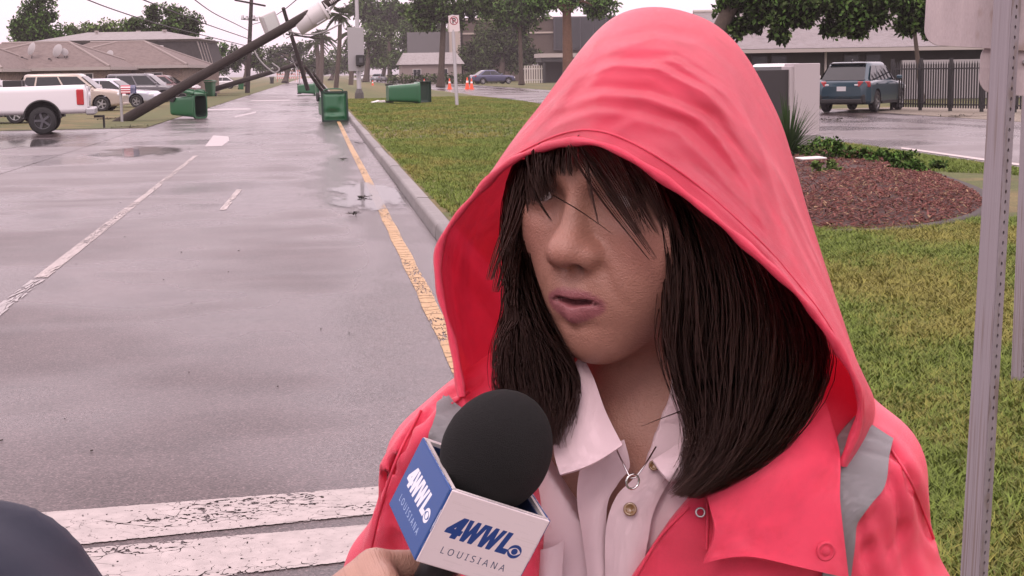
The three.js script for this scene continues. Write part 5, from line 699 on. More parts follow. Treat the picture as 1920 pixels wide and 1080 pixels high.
{
  const g = nets(skinSd, [-0.105, -0.3, -0.125], [0.105, 0.145, 0.135], 0.0023); paint(g, (x, y, z) => skinCol(x, y, z)); g.applyMatrix4(headM);
  // hands below the cuffs, part of the same body
  const hands = [-1, 1].map((s) => { const w = armJ(s).wr, f = (x, y, z) => { let d = sdEll(x, y, z, w[0], w[1] - 0.07, w[2] + 0.02, 0.018, 0.045, 0.04); d = smin(d, sdCap(x, y, z, w, [w[0], w[1] - 0.04, w[2] + 0.01], 0.026, 0.024), 0.02); for (let k = 0; k < 4; k++) { const z0 = w[2] + 0.046 - k * 0.018, l = [0.062, 0.07, 0.066, 0.052][k], a = [w[0], w[1] - 0.1, z0], b = [w[0] - s * 0.006, w[1] - 0.1 - l * 0.5, z0 + 0.002], c = [w[0] - s * 0.022, w[1] - 0.1 - l * 0.9, z0]; d = smin(d, sdCap(x, y, z, a, b, 0.009, 0.0085), 0.004); d = smin(d, sdCap(x, y, z, b, c, 0.0085, 0.007), 0.004); } d = smin(d, sdCap(x, y, z, [w[0], w[1] - 0.05, w[2] + 0.045], [w[0] - s * 0.01, w[1] - 0.1, w[2] + 0.075], 0.012, 0.009), 0.012); return d; }; const q = nets(f, [w[0] - 0.06, w[1] - 0.2, w[2] - 0.05], [w[0] + 0.06, w[1] + 0.03, w[2] + 0.11], 0.0045); paint(q, () => [0.36, 0.178, 0.132]); return q.applyMatrix4(torsoM); });
  part('body', merge([wl(g), ...hands.map(wl)]), matSkin, woman);
  for (const s of [-1, 1]) { const e = new THREE.SphereGeometry(0.0122, 28, 20); e.rotateX(Math.PI / 2); const look = R(s > 0 ? -10 : -14); e.rotateY(look); paint(e, (x, y, z) => { const d = V(Math.sin(look), -0.05, Math.cos(look)).normalize(), k = (x * d.x + y * d.y + z * d.z) / 0.0122; return k > 0.985 ? [0.01, 0.008, 0.008] : k > 0.9 ? [0.05, 0.028, 0.018] : [0.4, 0.34, 0.33]; }); e.translate(s * 0.0305, 0, 0.0722); e.applyMatrix4(headM); part('eye', wl(e), phys([1, 1, 1], 0.08, { vertexColors: true, clearcoat: 1 }), woman); }
}
// ---- blouse ----
const openV = { cx: -0.022 };
const wrk = (x, y, z) => 0.0035 * Math.sin(x * 34 + 5 * Math.sin(y * 17) + z * 9) * Math.sin(y * 11 + 3 * x * 8) + 0.002 * Math.sin(y * 60 + x * 30 + 4 * Math.sin(x * 22));
function blouseFull(x, y, z) { return torsoSd(x, y, z, 0.006) + 0.5 * wrk(x * 1.3, y, z); }
function blouseSd(x, y, z) {
  let d = blouseFull(x, y, z); const Y = y - NB;
  d = Math.max(d, sdCap(x, y, z, [0, NB - 0.03, -0.02], [0, NB + 0.2, -0.05], 0.056, 0.066) * -1);       // neck hole
  if (z > 0) { const w = lerp(0.0, 0.06, clamp((Y + 0.075) / 0.11)); d = smax(d, w - Math.abs(x + 0.028 + 0.25 * (Y + 0.02)) > 0 ? (w - Math.abs(x + 0.028 + 0.25 * (Y + 0.02))) : -0.001 - (Math.abs(x + 0.028 + 0.25 * (Y + 0.02)) - w), 0.002); }
  d = Math.max(d, y - NB - 0.06, 0.66 - y); return d;
}
// ---- raincoat ----
const creases = [];
function coatFull(x, y, z) {
  const a = Math.abs(x), s = Math.sign(x) || 1, J0 = armJ(s), J = { sh: [Math.abs(J0.sh[0]), J0.sh[1], J0.sh[2]], el: [Math.abs(J0.el[0]), J0.el[1], J0.el[2]], wr: [Math.abs(J0.wr[0]), J0.wr[1], J0.wr[2]] };
  let d = torsoSd(x, y, z, 0.02);
  d = smin(d, sdEll(x, y, z, 0, NB - 0.52, -0.01, 0.2, 0.28, 0.15), 0.12);
  d = smin(d, sdCap(a, y, z, [0.05, NB + 0.022, -0.04], J.sh, 0.05, 0.064), 0.05);
  let arm = smin(sdCap(a, y, z, J.sh, J.el, 0.064, 0.066), sdCap(a, y, z, J.el, J.wr, 0.064, 0.05), 0.03); d = smin(d, arm, 0.035);
  const k = smooth(0.1, 0.18, a);
  d += 0.9 * wrk(x, y, z) + k * (0.0035 * Math.sin(y * 52 + a * 60 + 3 * Math.sin(y * 21 + s)) + 0.002 * Math.sin(a * 90 - y * 24 + s * 2)) * 0.6;
  if (d < 0.04 && d > -0.03) for (const c of creases) { const q = sdCap(x, y, z, c[0], c[1], 0, 0); if (q < 0.03) d += c[2] * (1.25 * Math.exp(-((q / 0.0055) ** 2)) - 0.55 * Math.exp(-(((q - 0.013) / 0.007) ** 2))); }
  return d;
}
function trace(f, px, py, M = torsoI, t0 = 0.6, t1 = 1.6) { const r = ray(px, py); let t = t0; for (let i = 0; i < 140; i++) { const p = EYE.clone().addScaledVector(r, t).applyMatrix4(M), d = f(p.x, p.y, p.z); if (d < 4e-4) return EYE.clone().addScaledVector(r, t); t += d * 0.7; if (t > t1) return null; } return EYE.clone().addScaledVector(r, t); }
const gradW = (f, P) => { const p = P.clone().applyMatrix4(torsoI), e = 0.004; return V(f(p.x + e, p.y, p.z) - f(p.x - e, p.y, p.z), f(p.x, p.y + e, p.z) - f(p.x, p.y - e, p.z), f(p.x, p.y, p.z + e) - f(p.x, p.y, p.z - e)).normalize().transformDirection(torsoM); };
function onS(f, px, py, off, fb = 1.02) { const p = trace(f, px, py); if (!p) return at(px, py, fb); return p.addScaledVector(gradW(f, p), off); }
{
  const L = [[[[858, 768], [805, 850], [762, 935]], 0.003], [[[825, 752], [770, 830], [738, 905], [712, 975]], 0.0035], [[[790, 792], [735, 900], [700, 1030]], 0.003], [[[752, 880], [748, 960], [742, 1050]], 0.003], [[[1655, 835], [1705, 905], [1742, 1000]], 0.003], [[[1612, 985], [1625, 1035], [1640, 1090]], 0.0035], [[[1672, 905], [1686, 1000], [1712, 1085]], 0.003], [[[1640, 965], [1658, 1030]], 0.0025], [[[890, 722], [850, 742], [800, 790]], 0.0025], [[[1400, 900], [1460, 925], [1530, 935]], 0.0015], [[[1340, 985], [1420, 1000]], 0.0015]];
  const all = []; for (const [pl, a] of L) { const P = pl.map(([x, y]) => trace(coatFull, x, y)).filter(Boolean).map((p) => p.applyMatrix4(torsoI)); for (let i = 0; i + 1 < P.length; i++) all.push([[P[i].x, P[i].y, P[i].z], [P[i + 1].x, P[i + 1].y, P[i + 1].z], a]); }
  creases.push(...all);
}
const edge = (pts) => pts.map(([x, y, d]) => (trace(coatFull, x, y) ?? at(x, y, d ?? 1.02)).applyMatrix4(torsoI)).map((p) => [p.x, p.y]).sort((a, b) => a[1] - b[1]);
const EL = edge([[1000, 1150], [1004, 1080], [1010, 1000], [1000, 930], [978, 860], [955, 790]]), ER = edge([[1130, 1150], [1185, 1080], [1250, 985], [1330, 888], [1400, 830]]);
const interp = (E, y) => { if (y <= E[0][1]) return lerp(E[0][0], openV.cx, clamp((E[0][1] - y) / 0.1)); for (let i = 1; i < E.length; i++) if (y < E[i][1]) return lerp(E[i - 1][0], E[i][0], (y - E[i - 1][1]) / (E[i][1] - E[i - 1][1])); return E[E.length - 1][0] + (y - E[E.length - 1][1]) * 0.3 * Math.sign(E[E.length - 1][0] - openV.cx); };
function coatSd(x, y, z) {
  let d = coatFull(x, y, z);
  d = Math.max(d, -sdCap(x, y, z, [0, NB - 0.04, -0.02], [0, NB + 0.2, -0.05], 0.06, 0.075));
  if (z > -0.01) { const o = Math.min(x - interp(EL, y), interp(ER, y) - x, z + 0.01); d = smax(d, o, 0.004); }
  d = Math.max(d, 0.62 - y);
  const J = armJ(1); d = Math.max(d, -sdCap(Math.abs(x), y, z, J.wr, [J.wr[0], J.wr[1] - 0.2, J.wr[2] + 0.03], 0.045, 0.06)); return d;
}
const coatCol = [0.97, 0.06, 0.135];
const clothBump = dataTex(256, 256, (i, j) => 0.5 + 0.25 * (((i % 4) < 2) === ((j % 4) < 2) ? 1 : -1) + 0.25 * (hash3(i, j, 3) - 0.5), false, [60, 60]);
const clothVar = dataTex(512, 512, (i, j) => { const v = 0.9 + 0.2 * (fbm(i / 30, j / 30, 3, 4) - 0.5) + 0.05 * (hash3(i, j, 5) - 0.5); const wet = smooth(0.6, 0.72, fbm(i / 18, j / 18, 9, 3)) * 0.1; return [v - wet * 0.3, v - wet, v - wet]; }, true, [2.2, 2.2]);
const matCoat = phys(coatCol, 0.42, { bumpMap: clothBump, bumpScale: 0.0003, map: clothVar, sheen: 0.1, sheenRoughness: 0.5, transmission: 0.2, thickness: 0 });
const matBlouse = phys([0.68, 0.52, 0.555], 0.75, { bumpMap: clothBump, bumpScale: 0.0002, transmission: 0.05, thickness: 0 }), matReflect = mat([0.24, 0.235, 0.245], 0.5, { metalness: 0.25, bumpMap: clothBump, bumpScale: 0.0003 });
{
  const g = nets(blouseSd, [-0.19, 0.66, -0.15], [0.19, NB + 0.07, 0.15], 0.0042); const bl = part('blouse', wl(g.applyMatrix4(torsoM)), matBlouse, woman);
  const L = (name, a, b, off, o = {}) => { const P = (q, k) => q.map(([x, y, d]) => { const t = trace(blouseFull, x, y); const p = at(x, y, d); if (!o.free && t) { const n = gradW(blouseFull, t), c = t.addScaledVector(n, off * k); return c; } return p; }); const A = P(a, 1.2), B = P(b, 1); return part(name, wl(shell(16, 28, (u, v) => { const p = cat(A, v).lerp(cat(B, v), u); p.addScaledVector(HB, 0.004 * Math.sin(u * Math.PI) + (o.bulge ?? 0) * Math.sin(u * Math.PI)); return p; }, 0.0016)), matBlouse, bl); };
  L('collar', [[1090, 664, 1.015], [1112, 706, 1.005], [1136, 772, 0.988], [1167, 834, 0.97]], [[1058, 690, 1.03], [1046, 770, 1.005], [1038, 840, 0.985], [1050, 890, 0.968]], 0, { free: true, bulge: 0.006 });
  L('collar', [[1350, 735, 1.015], [1305, 806, 0.995], [1264, 840, 0.982], [1224, 866, 0.97]], [[1390, 790, 1.0], [1345, 856, 0.98], [1302, 888, 0.97], [1258, 906, 0.964]], 0, { free: true, bulge: 0.006 });
  L('placket', [[1172, 826, 0.975], [1182, 876, 0.97], [1160, 908], [1143, 955], [1142, 1090]], [[1100, 850, 0.985], [1088, 900], [1086, 945], [1094, 1000], [1104, 1090]], 0.0045);
  L('placket', [[1226, 862, 0.972], [1192, 903], [1160, 935], [1147, 990], [1140, 1090]], [[1264, 888, 0.97], [1242, 930], [1226, 965], [1216, 1000], [1202, 1090]], 0.0065);
  L('pocket', [[1014, 1030], [1013, 1060], [1012, 1110]], [[1058, 1012], [1056, 1050], [1053, 1110]], 0.004);
  const matBtn = phys([0.2, 0.11, 0.045], 0.25, { clearcoat: 1 });
  for (const [x, y, r] of [[1236, 878, 0.0036], [1186, 957, 0.0046]]) { const p = onS(blouseFull, x, y, 0.0145), n = gradW(blouseFull, p), b = new THREE.LatheGeometry([[0, 0.0004], [0.45, 0.0006], [0.6, 0.0018], [0.85, 0.0022], [1, 0.0012], [1, -0.001], [0, -0.001]].map(([a, c]) => new THREE.Vector2(a * r, c)), 20); b.applyQuaternion(new THREE.Quaternion().setFromUnitVectors(V(0, 1, 0), n)); b.translate(p.x, p.y, p.z); part('button', wl(b), matBtn, bl); }
  // pendant
  const q = at(1186, 903, 0.962), tor = new THREE.TorusGeometry(0.0048, 0.0008, 8, 24); tor.rotateY(R(20)); tor.translate(q.x, q.y, q.z); const ch = tube([[1150, 830, 0.985], [1170, 872, 0.968], [1186, 898, 0.962], [1206, 876, 0.967], [1230, 838, 0.98]].map((a) => at(...a)), 0.0006, 5); part('necklace', [wl(tor), wl(ch)], matChrome, woman);
}
const matHood = phys(coatCol, 0.6, { bumpMap: clothBump, bumpScale: 0.0003, map: clothVar, sheen: 0.1, sheenRoughness: 0.5, transmission: 0.36, thickness: 0 });
const coat = part('raincoat', wl(nets(coatSd, [-0.33, 0.6, -0.24], [0.33, NB + 0.13, 0.22], 0.0048).applyMatrix4(torsoM)), matCoat, woman);
function ribbon(name, L, Rr, off, m, o = {}) { const A = L.map(([x, y]) => onS(coatFull, x, y, off)), B = Rr.map(([x, y]) => onS(coatFull, x, y, off)); return part(name, wl(shell(8, 40, (u, v) => { const p = cat(A, v).lerp(cat(B, v), u), q = p.clone().applyMatrix4(torsoI), d = coatFull(q.x, q.y, q.z); return d < off ? p.addScaledVector(gradW(coatFull, p), off - d) : p; }, 0.0012)), m, coat, o.label); }
ribbon('reflective_strip', [[1533, 1100], [1558, 980], [1560, 880], [1566, 820], [1600, 780]], [[1590, 1100], [1602, 975], [1652, 918], [1664, 860], [1672, 826]], 0.003, matReflect);
ribbon('reflective_strip', [[792, 900], [812, 800], [836, 744]], [[852, 900], [868, 810], [880, 775]], 0.003, matReflect);
{ // storm flap over the chest on the viewer's right
  const rows = [[[1316, 912], [1390, 850], [1460, 780], [1530, 742]], [[1325, 955], [1400, 920], [1490, 880], [1560, 860]], [[1326, 1000], [1400, 985], [1490, 975], [1566, 960]], [[1322, 1036], [1400, 1042], [1480, 1054], [1556, 1062]]].map((r, i) => r.map(([x, y]) => onS(coatFull, x, y, 0.006 + 0.004 * i)));
  part('storm_flap', wl(shell(30, 30, (u, v) => { const p = cat(rows.map((r) => cat(r, u)), v); return p.addScaledVector(HB, 0.0025 * Math.sin(u * 5 + v * 4) * v); }, 0.0022, 0.25)), matCoat, coat);
  const fr = (x, y, o) => { const p = onS(coatFull, x, y, o); return [p, gradW(coatFull, p)]; };
  const [p, n] = fr(1528, 1022, 0.0195), b = new THREE.LatheGeometry([[0, 0.001], [0.0022, 0.001], [0.0026, 0.0002], [0.0045, 0.0002], [0.0052, 0.001], [0.0062, 0.0006], [0.0064, -0.001]].map(([a, c]) => new THREE.Vector2(a, c)), 24).applyQuaternion(new THREE.Quaternion().setFromUnitVectors(V(0, 1, 0), n)); part('snap', wl(b.translate(p.x, p.y, p.z)), matCoat, coat);
  const [p2, n2] = fr(1312, 961, 0.003), b2 = new THREE.TorusGeometry(0.0028, 0.0007, 6, 18).applyQuaternion(new THREE.Quaternion().setFromUnitVectors(V(0, 0, 1), n2)); part('snap', wl(b2.translate(p2.x, p2.y, p2.z)), matSteel, coat);
  for (const s of [[[1672, 845], [1700, 890], [1728, 950], [1750, 1010]], [[1322, 905], [1326, 960], [1325, 1030]], [[790, 770], [745, 860], [715, 950], [690, 1060]], [[880, 735], [842, 760], [830, 745], [780, 762]], [[1292, 950], [1235, 1010], [1190, 1085]]]) { const q = s.filter(([x, y]) => trace(coatFull, x, y)); if (q.length > 1) part('seam', wl(tube(q.map(([x, y]) => onS(coatFull, x, y, 0.0004)), 0.0011, 5, 40)), matCoat, coat); }
}
// ---- hood ----
const hoodRows = (() => {
  const r0 = [[866, 745, 1.02], [850, 645, 1.03], [824, 540, 1.035], [828, 455, 1.035], [884, 374, 1.018], [975, 294, 0.98], [1108, 268, 0.925], [1240, 335, 0.915], [1380, 445, 0.92], [1510, 570, 0.935], [1592, 690, 0.95], [1612, 775, 0.965], [1578, 872, 0.975]];
  const r1 = [[868, 748, 1.05], [852, 642, 1.075], [828, 540, 1.085], [836, 452, 1.08], [905, 342, 1.04], [982, 258, 0.99], [1114, 165, 0.945], [1275, 205, 0.935], [1408, 325, 0.945], [1518, 490, 0.972], [1602, 668, 0.985], [1636, 770, 0.99], [1590, 876, 0.98]];
  const r2 = [[880, 755, 1.08], [862, 642, 1.13], [846, 540, 1.15], [858, 445, 1.145], [918, 330, 1.095], [1006, 206, 1.04], [1158, 30, 1.02], [1335, 46, 1.02], [1447, 195, 1.03], [1524, 425, 1.045], [1600, 660, 1.05], [1640, 764, 1.025], [1604, 872, 1.0]];
  const ctr = [1290, 470], r3 = r2.map(([x, y, d]) => [lerp(x, ctr[0], 0.05), lerp(y, ctr[1], 0.04), d + 0.07]), r4 = r2.map(([x, y, d], i) => [lerp(x, ctr[0], 0.4), lerp(y, ctr[1], 0.22), 1.19]), r5 = r2.map(([x, y, d]) => [lerp(x, ctr[0], 0.97), lerp(y, ctr[1], 0.55), 1.225]);
  const r1b = r1.map((p, i) => [lerp(p[0], r2[i][0], 0.55), lerp(p[1], r2[i][1], 0.55), lerp(p[2], r2[i][2], i > 4 && i < 10 ? 0.3 : 0.5)]);
  return [r0, r1, r1b, r2, r3, r4, r5];
})();
{
  const rows = hoodRows.map((r) => r.map((p) => V(...p))), segD = (x, y, a, b) => { const dx = b[0] - a[0], dy = b[1] - a[1], t = clamp(((x - a[0]) * dx + (y - a[1]) * dy) / (dx * dx + dy * dy)); const ex = x - a[0] - dx * t, ey = y - a[1] - dy * t; return [Math.hypot(ex, ey) * Math.sign(ex * dy - ey * dx), t]; };
  // creases: polyline, half width px, depth mm (a ridge beside a furrow)
  const folds = [[[[1140, 80], [1230, 58], [1310, 72], [1385, 128]], 15, 3.4], [[[1070, 140], [1150, 110], [1240, 118], [1330, 165], [1400, 235]], 14, 3.6], [[[1040, 195], [1130, 165], [1220, 172], [1320, 215], [1400, 300]], 15, 3.2], [[[1230, 150], [1340, 222], [1420, 345], [1470, 480], [1520, 560]], 17, 3.6], [[[1120, 250], [1190, 208], [1280, 232], [1370, 320], [1430, 410]], 18, 2.6], [[[985, 268], [1040, 222], [1110, 200], [1200, 205]], 14, 2.6], [[[1320, 62], [1395, 150], [1448, 290], [1490, 430], [1530, 540]], 20, 2.8], [[[1370, 360], [1450, 470], [1540, 610], [1590, 680]], 13, 2.6], [[[1480, 440], [1550, 580], [1610, 720]], 13, 2.6], [[[1180, 100], [1270, 108], [1360, 165], [1420, 240]], 11, 2.2], [[[1270, 290], [1330, 335], [1400, 405], [1460, 470]], 11, 2.0], [[[1150, 40], [1120, 110], [1060, 200], [1010, 262]], 16, 2.4], [[[1200, 265], [1290, 322], [1400, 425], [1500, 530], [1570, 630]], 9, 1.6]];
  folds.forEach((F) => { F[3] = F[0].slice(1).map((p, k) => Math.hypot(p[0] - F[0][k][0], p[1] - F[0][k][1])); F[4] = F[3].reduce((a, b) => a + b, 0); });
  const f = (u, v) => {
    const q = cat(rows.map((r) => cat(r, u)), v), P = at(q.x, q.y, q.z); let s = 0;
    for (const [pl, w, a, ls, tot] of folds) { let best = 1e9, sg = 0, al = 0, acc = 0; for (let i = 0; i + 1 < pl.length; i++) { const [d, t] = segD(q.x, q.y, pl[i], pl[i + 1]); if (Math.abs(d) < best) { best = Math.abs(d); sg = d; al = (acc + t * ls[i]) / tot; } acc += ls[i]; } if (best < w * 4) { const k = sg / w, tp = Math.sin(Math.PI * clamp(al, 0.02, 0.98)) ** 0.7; s += a * 0.8e-3 * tp * (1.3 * Math.exp(-Math.abs(k + 0.9) * 1.5) - 1.1 * Math.exp(-((k - 0.2) ** 2) * 2.2)); } }
    const n = fbm(q.x / 150, q.y / 60, v * 3, 2) - 0.5; s += 0.004 * n;
    const back = v > 0.52 ? 1 - smooth(0.52, 0.75, v) : 1;
    if (u < 0.36) { s += 0.006 * Math.sin(v * 26 + u * 22) * (1 - smooth(0.25, 0.36, u)) * smooth(0.02, 0.1, v); }
    return P.addScaledVector(CB.b, s * back);
  };
  part('hood', wl(grid(190, 110, f)), matHood, coat);
  const rim = Array.from({ length: 61 }, (_, i) => f(i / 60, 0.003)); part('hem', wl(tube(rim, (t) => 0.0026 + 0.0006 * Math.sin(t * 47) + 0.0005 * Math.sin(t * 113), 8, 160)), matCoat, coat);
  const st = Array.from({ length: 41 }, (_, i) => f(0.36 + 0.6 * i / 40, 0.05)); part('seam', wl(tube(st, 0.0009, 5, 120)), matCoat, coat);
}
// ---- hair ----
{
  const r = rng(2024), P = [], N = [], C = [];
  const strand = (pts, rad, seg, col) => {
    const pr = []; for (let i = 0; i <= seg; i++) pr.push(cat(pts, i / seg)); let base = P.length / 3; const ring = [];
    for (let i = 0; i <= seg; i++) { const t = pr[Math.min(seg, i + 1)].clone().sub(pr[Math.max(0, i - 1)]).normalize(), a = t.clone().cross(CB.b).normalize(), b = a.clone().cross(t), w = rad * (1 - 0.75 * Math.pow(i / seg, 3)) ; ring.push([0, 1, 2].map((k) => { const c = Math.cos(k * 2.094 + 0.5), s = Math.sin(k * 2.094 + 0.5); const n = a.clone().multiplyScalar(c).addScaledVector(b, s); return [pr[i].clone().addScaledVector(n, w), n]; })); }
    for (let i = 0; i < seg; i++) for (let k = 0; k < 3; k++) { const a = ring[i][k], b = ring[i][(k + 1) % 3], c = ring[i + 1][(k + 1) % 3], d = ring[i + 1][k]; for (const q of [a, b, c, a, c, d]) { P.push(q[0].x, q[0].y, q[0].z); N.push(q[1].x, q[1].y, q[1].z); C.push(...col); } }
  };
  const hc = () => { const v = 0.85 + 0.45 * r(); return [0.4 * v, 0.225 * v, 0.19 * v]; };
  const A = (g) => g.map(([x, y, d]) => at(x, y, d));
  function curtain(ga, gb, n, dz, o = {}) {
    const a = A(ga), b = A(gb), nclump = o.clumps ?? 26, cl = Array.from({ length: nclump }, () => [r(), (r() - 0.5) * 0.012, (r() - 0.5) * 0.02, 0.86 + 0.16 * r()]);
    for (let i = 0; i < n; i++) {
      const c = cl[Math.floor(r() * nclump)], s0 = clamp(c[0] + (r() - 0.5) * 0.16), dd = dz * Math.pow(r(), 1.3), ph = r() * 6.28, am = r() < 0.08 ? 0.006 : 0.0016 + 0.003 * r(), len = Math.min(1, c[3] * (0.94 + 0.08 * r())), jx = (r() - 0.5) * 0.006;
      const pts = []; for (let k = 0; k <= 8; k++) { const t = k / 8 * len, s = lerp(s0, c[0], 0.5 * t * t), p = cat(a, t).lerp(cat(b, t), s); p.addScaledVector(CB.b, -dd * (0.6 + 0.4 * Math.sin(s * 3.14)) + c[2] * 0.3 * t + (o.bulge ?? 0.012) * Math.sin(s * 3.14)); p.addScaledVector(CB.r, jx + am * Math.sin(t * 7 + ph) + c[1] * t); pts.push(p); }
      strand(pts, 0.00025 + 0.00017 * r(), o.seg ?? 16, hc());
    }
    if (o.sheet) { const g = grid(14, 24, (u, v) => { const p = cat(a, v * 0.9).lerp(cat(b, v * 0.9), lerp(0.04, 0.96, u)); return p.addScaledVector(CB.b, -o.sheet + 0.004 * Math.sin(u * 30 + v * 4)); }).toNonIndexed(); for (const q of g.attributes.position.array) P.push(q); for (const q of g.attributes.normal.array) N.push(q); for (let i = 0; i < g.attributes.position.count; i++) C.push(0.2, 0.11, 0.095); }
  }
  const RA = [[1168, 285, 0.945], [1225, 345, 0.936], [1258, 425, 0.94], [1268, 540, 0.946], [1264, 640, 0.955], [1290, 740, 0.957], [1312, 830, 0.955], [1268, 918, 0.945]], RB = [[1330, 330, 0.955], [1420, 440, 0.95], [1490, 545, 0.958], [1535, 640, 0.97], [1534, 720, 0.97], [1478, 820, 0.962], [1385, 890, 0.952], [1288, 936, 0.944]];
  curtain(RA, RB, 3600, 0.03, { sheet: 0.02, clumps: 60 });
  const LA = [[1010, 300, 0.985], [984, 380, 0.995], [984, 450, 1.0], [1000, 545, 0.995], [1036, 625, 0.985], [1074, 690, 0.985], [1082, 750, 0.98], [1052, 835, 0.965]], LB = [[984, 300, 1.0], [964, 360, 1.02], [956, 450, 1.03], [964, 540, 1.035], [950, 620, 1.03], [936, 700, 1.015], [955, 785, 0.99], [1005, 842, 0.97]];
  curtain(LA, LB, 1600, 0.03, { sheet: 0.022, clumps: 30, bulge: 0.006 });
  // loose wet ends on the left
  for (const [g, n] of [[[[980, 330, 1.0], [958, 410, 0.995], [932, 480, 0.99], [917, 525, 0.988]], 16], [[[978, 380, 1.0], [955, 450, 0.998], [938, 520, 0.995], [930, 548, 0.992]], 14], [[[975, 420, 1.0], [962, 500, 1.0], [958, 560, 1.0], [966, 585, 1.0]], 16], [[[970, 470, 1.0], [950, 540, 1.0], [946, 590, 1.0]], 8], [[[955, 600, 1.01], [934, 640, 1.01], [926, 690, 1.0]], 12]]) for (let i = 0; i < n; i++) { const w = (r() - 0.5) * 0.012; strand(A(g).map((p, k) => p.addScaledVector(CB.r, w * (1 - 0.8 * k / g.length) + (r() - 0.5) * 0.001).addScaledVector(CB.b, (r() - 0.5) * 0.01)), 0.0004, 12, hc()); }
  // fringe
  const BG = [[[985, 292, 0.985], [983, 335, 0.985], [988, 388, 0.985]], [[1020, 278, 0.965], [1012, 325, 0.96], [1022, 372, 0.957]], [[1060, 272, 0.948], [1060, 315, 0.943], [1068, 350, 0.941]], [[1100, 270, 0.938], [1108, 312, 0.934], [1124, 348, 0.932]], [[1130, 272, 0.935], [1158, 328, 0.929], [1184, 392, 0.927]], [[1170, 285, 0.93], [1208, 342, 0.922], [1240, 424, 0.923]], [[1222, 310, 0.93], [1258, 368, 0.928], [1290, 462, 0.932]]].map(A);
  for (let layer = 0; layer < 2; layer++) for (let i = 0; i < 520; i++) { const cl = Math.floor(r() * 22) / 22, s = clamp(cl + (r() - 0.5) * 0.05) , se = clamp(cl + (r() - 0.5) * 0.045), len = 0.7 + 0.42 * hash3(Math.round(cl * 22), 3, 7) + 0.34 * (r() - 0.5); const Lk = [0.95, 0.95, 0.62, 0.34, 0.6, 0.82, 1.0], Li = Math.min(5, Math.floor(cl * 6)), lenK = lerp(Lk[Li], Lk[Li + 1], cl * 6 - Li); if (cl > 0.22 && cl < 0.52 && r() < 0.45) continue; const pts = []; for (let k = 0; k <= 5; k++) { const t = k / 5 * len * lenK, q = lerp(s, se, t); const pp = [0, 1, 2].map((m) => cat(BG.map((g) => g[m]), q)); const p = cat(pp, Math.min(1, t)); if (t > 1) p.addScaledVector(pp[2].clone().sub(pp[1]), t - 1); p.addScaledVector(CB.b, -layer * 0.006 - 0.006 * r()); pts.push(p); } strand(pts, 0.00036, 8, hc()); }
  for (const [g, n, w0] of [[[[998, 335, 0.965], [1010, 375, 0.957], [1036, 416, 0.952]], 5, 0.002], [[[1096, 262, 0.934], [1101, 315, 0.93], [1110, 372, 0.926], [1121, 420, 0.918]], 7, 0.003], [[[1035, 366, 0.95], [1090, 398, 0.93], [1158, 446, 0.925]], 2, 0.001], [[[1078, 260, 0.934], [1112, 325, 0.929], [1152, 386, 0.923], [1190, 438, 0.921], [1226, 488, 0.923]], 22, 0.012], [[[1110, 262, 0.932], [1150, 322, 0.926], [1186, 390, 0.922], [1208, 442, 0.922]], 34, 0.016], [[[1140, 266, 0.932], [1186, 328, 0.925], [1222, 395, 0.922], [1244, 440, 0.925]], 40, 0.02], [[[1010, 270, 0.965], [1014, 325, 0.958], [1030, 372, 0.955]], 26, 0.02], [[[1335, 748, 0.985], [1262, 776, 0.995], [1200, 800, 1.0]], 3, 0.0015], [[[1250, 800, 0.97], [1230, 850, 0.965], [1215, 880, 0.96]], 0, 0.002]]) for (let i = 0; i < n; i++) { const w = (r() - 0.5) * w0; { const q = A(g).map((p, k) => p.addScaledVector(CB.u, w * (1 - 0.9 * k / (g.length - 1))).addScaledVector(CB.r, w * (1 - 0.6 * k / g.length))), e = 0.72 + 0.3 * r(); strand([0, 0.25, 0.5, 0.75, 1].map((k) => cat(q, k * e)), 0.00036, 14, hc()); } }
  // hair on the skull under the hood
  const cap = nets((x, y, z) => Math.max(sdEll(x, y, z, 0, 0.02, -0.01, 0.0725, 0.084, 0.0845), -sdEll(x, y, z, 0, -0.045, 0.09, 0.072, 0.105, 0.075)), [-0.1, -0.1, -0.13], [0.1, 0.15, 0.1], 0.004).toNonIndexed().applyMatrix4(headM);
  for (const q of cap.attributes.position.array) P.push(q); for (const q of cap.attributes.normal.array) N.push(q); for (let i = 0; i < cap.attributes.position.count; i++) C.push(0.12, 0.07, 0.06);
  const g = new THREE.BufferGeometry(); g.setAttribute('position', new THREE.Float32BufferAttribute(P, 3)); g.setAttribute('normal', new THREE.Float32BufferAttribute(N, 3)); g.setAttribute('color', new THREE.Float32BufferAttribute(C, 3)); part('hair', wl(g), phys([1, 1, 1], 0.6, { vertexColors: true, specularIntensity: 0.7 }), woman);
}
// trousers and shoes below the coat
{
  const f = (x, y, z) => { const a = Math.abs(x); let d = sdCap(a, y, z, [0.085, 0.8, -0.01], [0.09, 0.45, 0.0], 0.09, 0.065); d = smin(d, sdCap(a, y, z, [0.09, 0.45, 0], [0.095, 0.06, -0.02], 0.065, 0.05), 0.03); return Math.max(d, 0.04 - y); };
  part('trousers', wl(nets(f, [-0.22, 0.03, -0.14], [0.22, 0.92, 0.14], 0.012).applyMatrix4(torsoM)), mat([0.03, 0.03, 0.035], 0.8), woman);
  for (const s of [-1, 1]) part('shoe', wl(nets((x, y, z) => Math.max(smin(sdEll(x, y, z, s * 0.095, 0.035, 0.06, 0.042, 0.045, 0.12), sdCap(x, y, z, [s * 0.095, 0.05, -0.02], [s * 0.095, 0.12, -0.02], 0.045, 0.045), 0.03), -y), [s * 0.095 - 0.07, -0.01, -0.1], [s * 0.095 + 0.07, 0.18, 0.2], 0.01).applyMatrix4(torsoM)), mat([0.04, 0.035, 0.035], 0.6), woman);
}
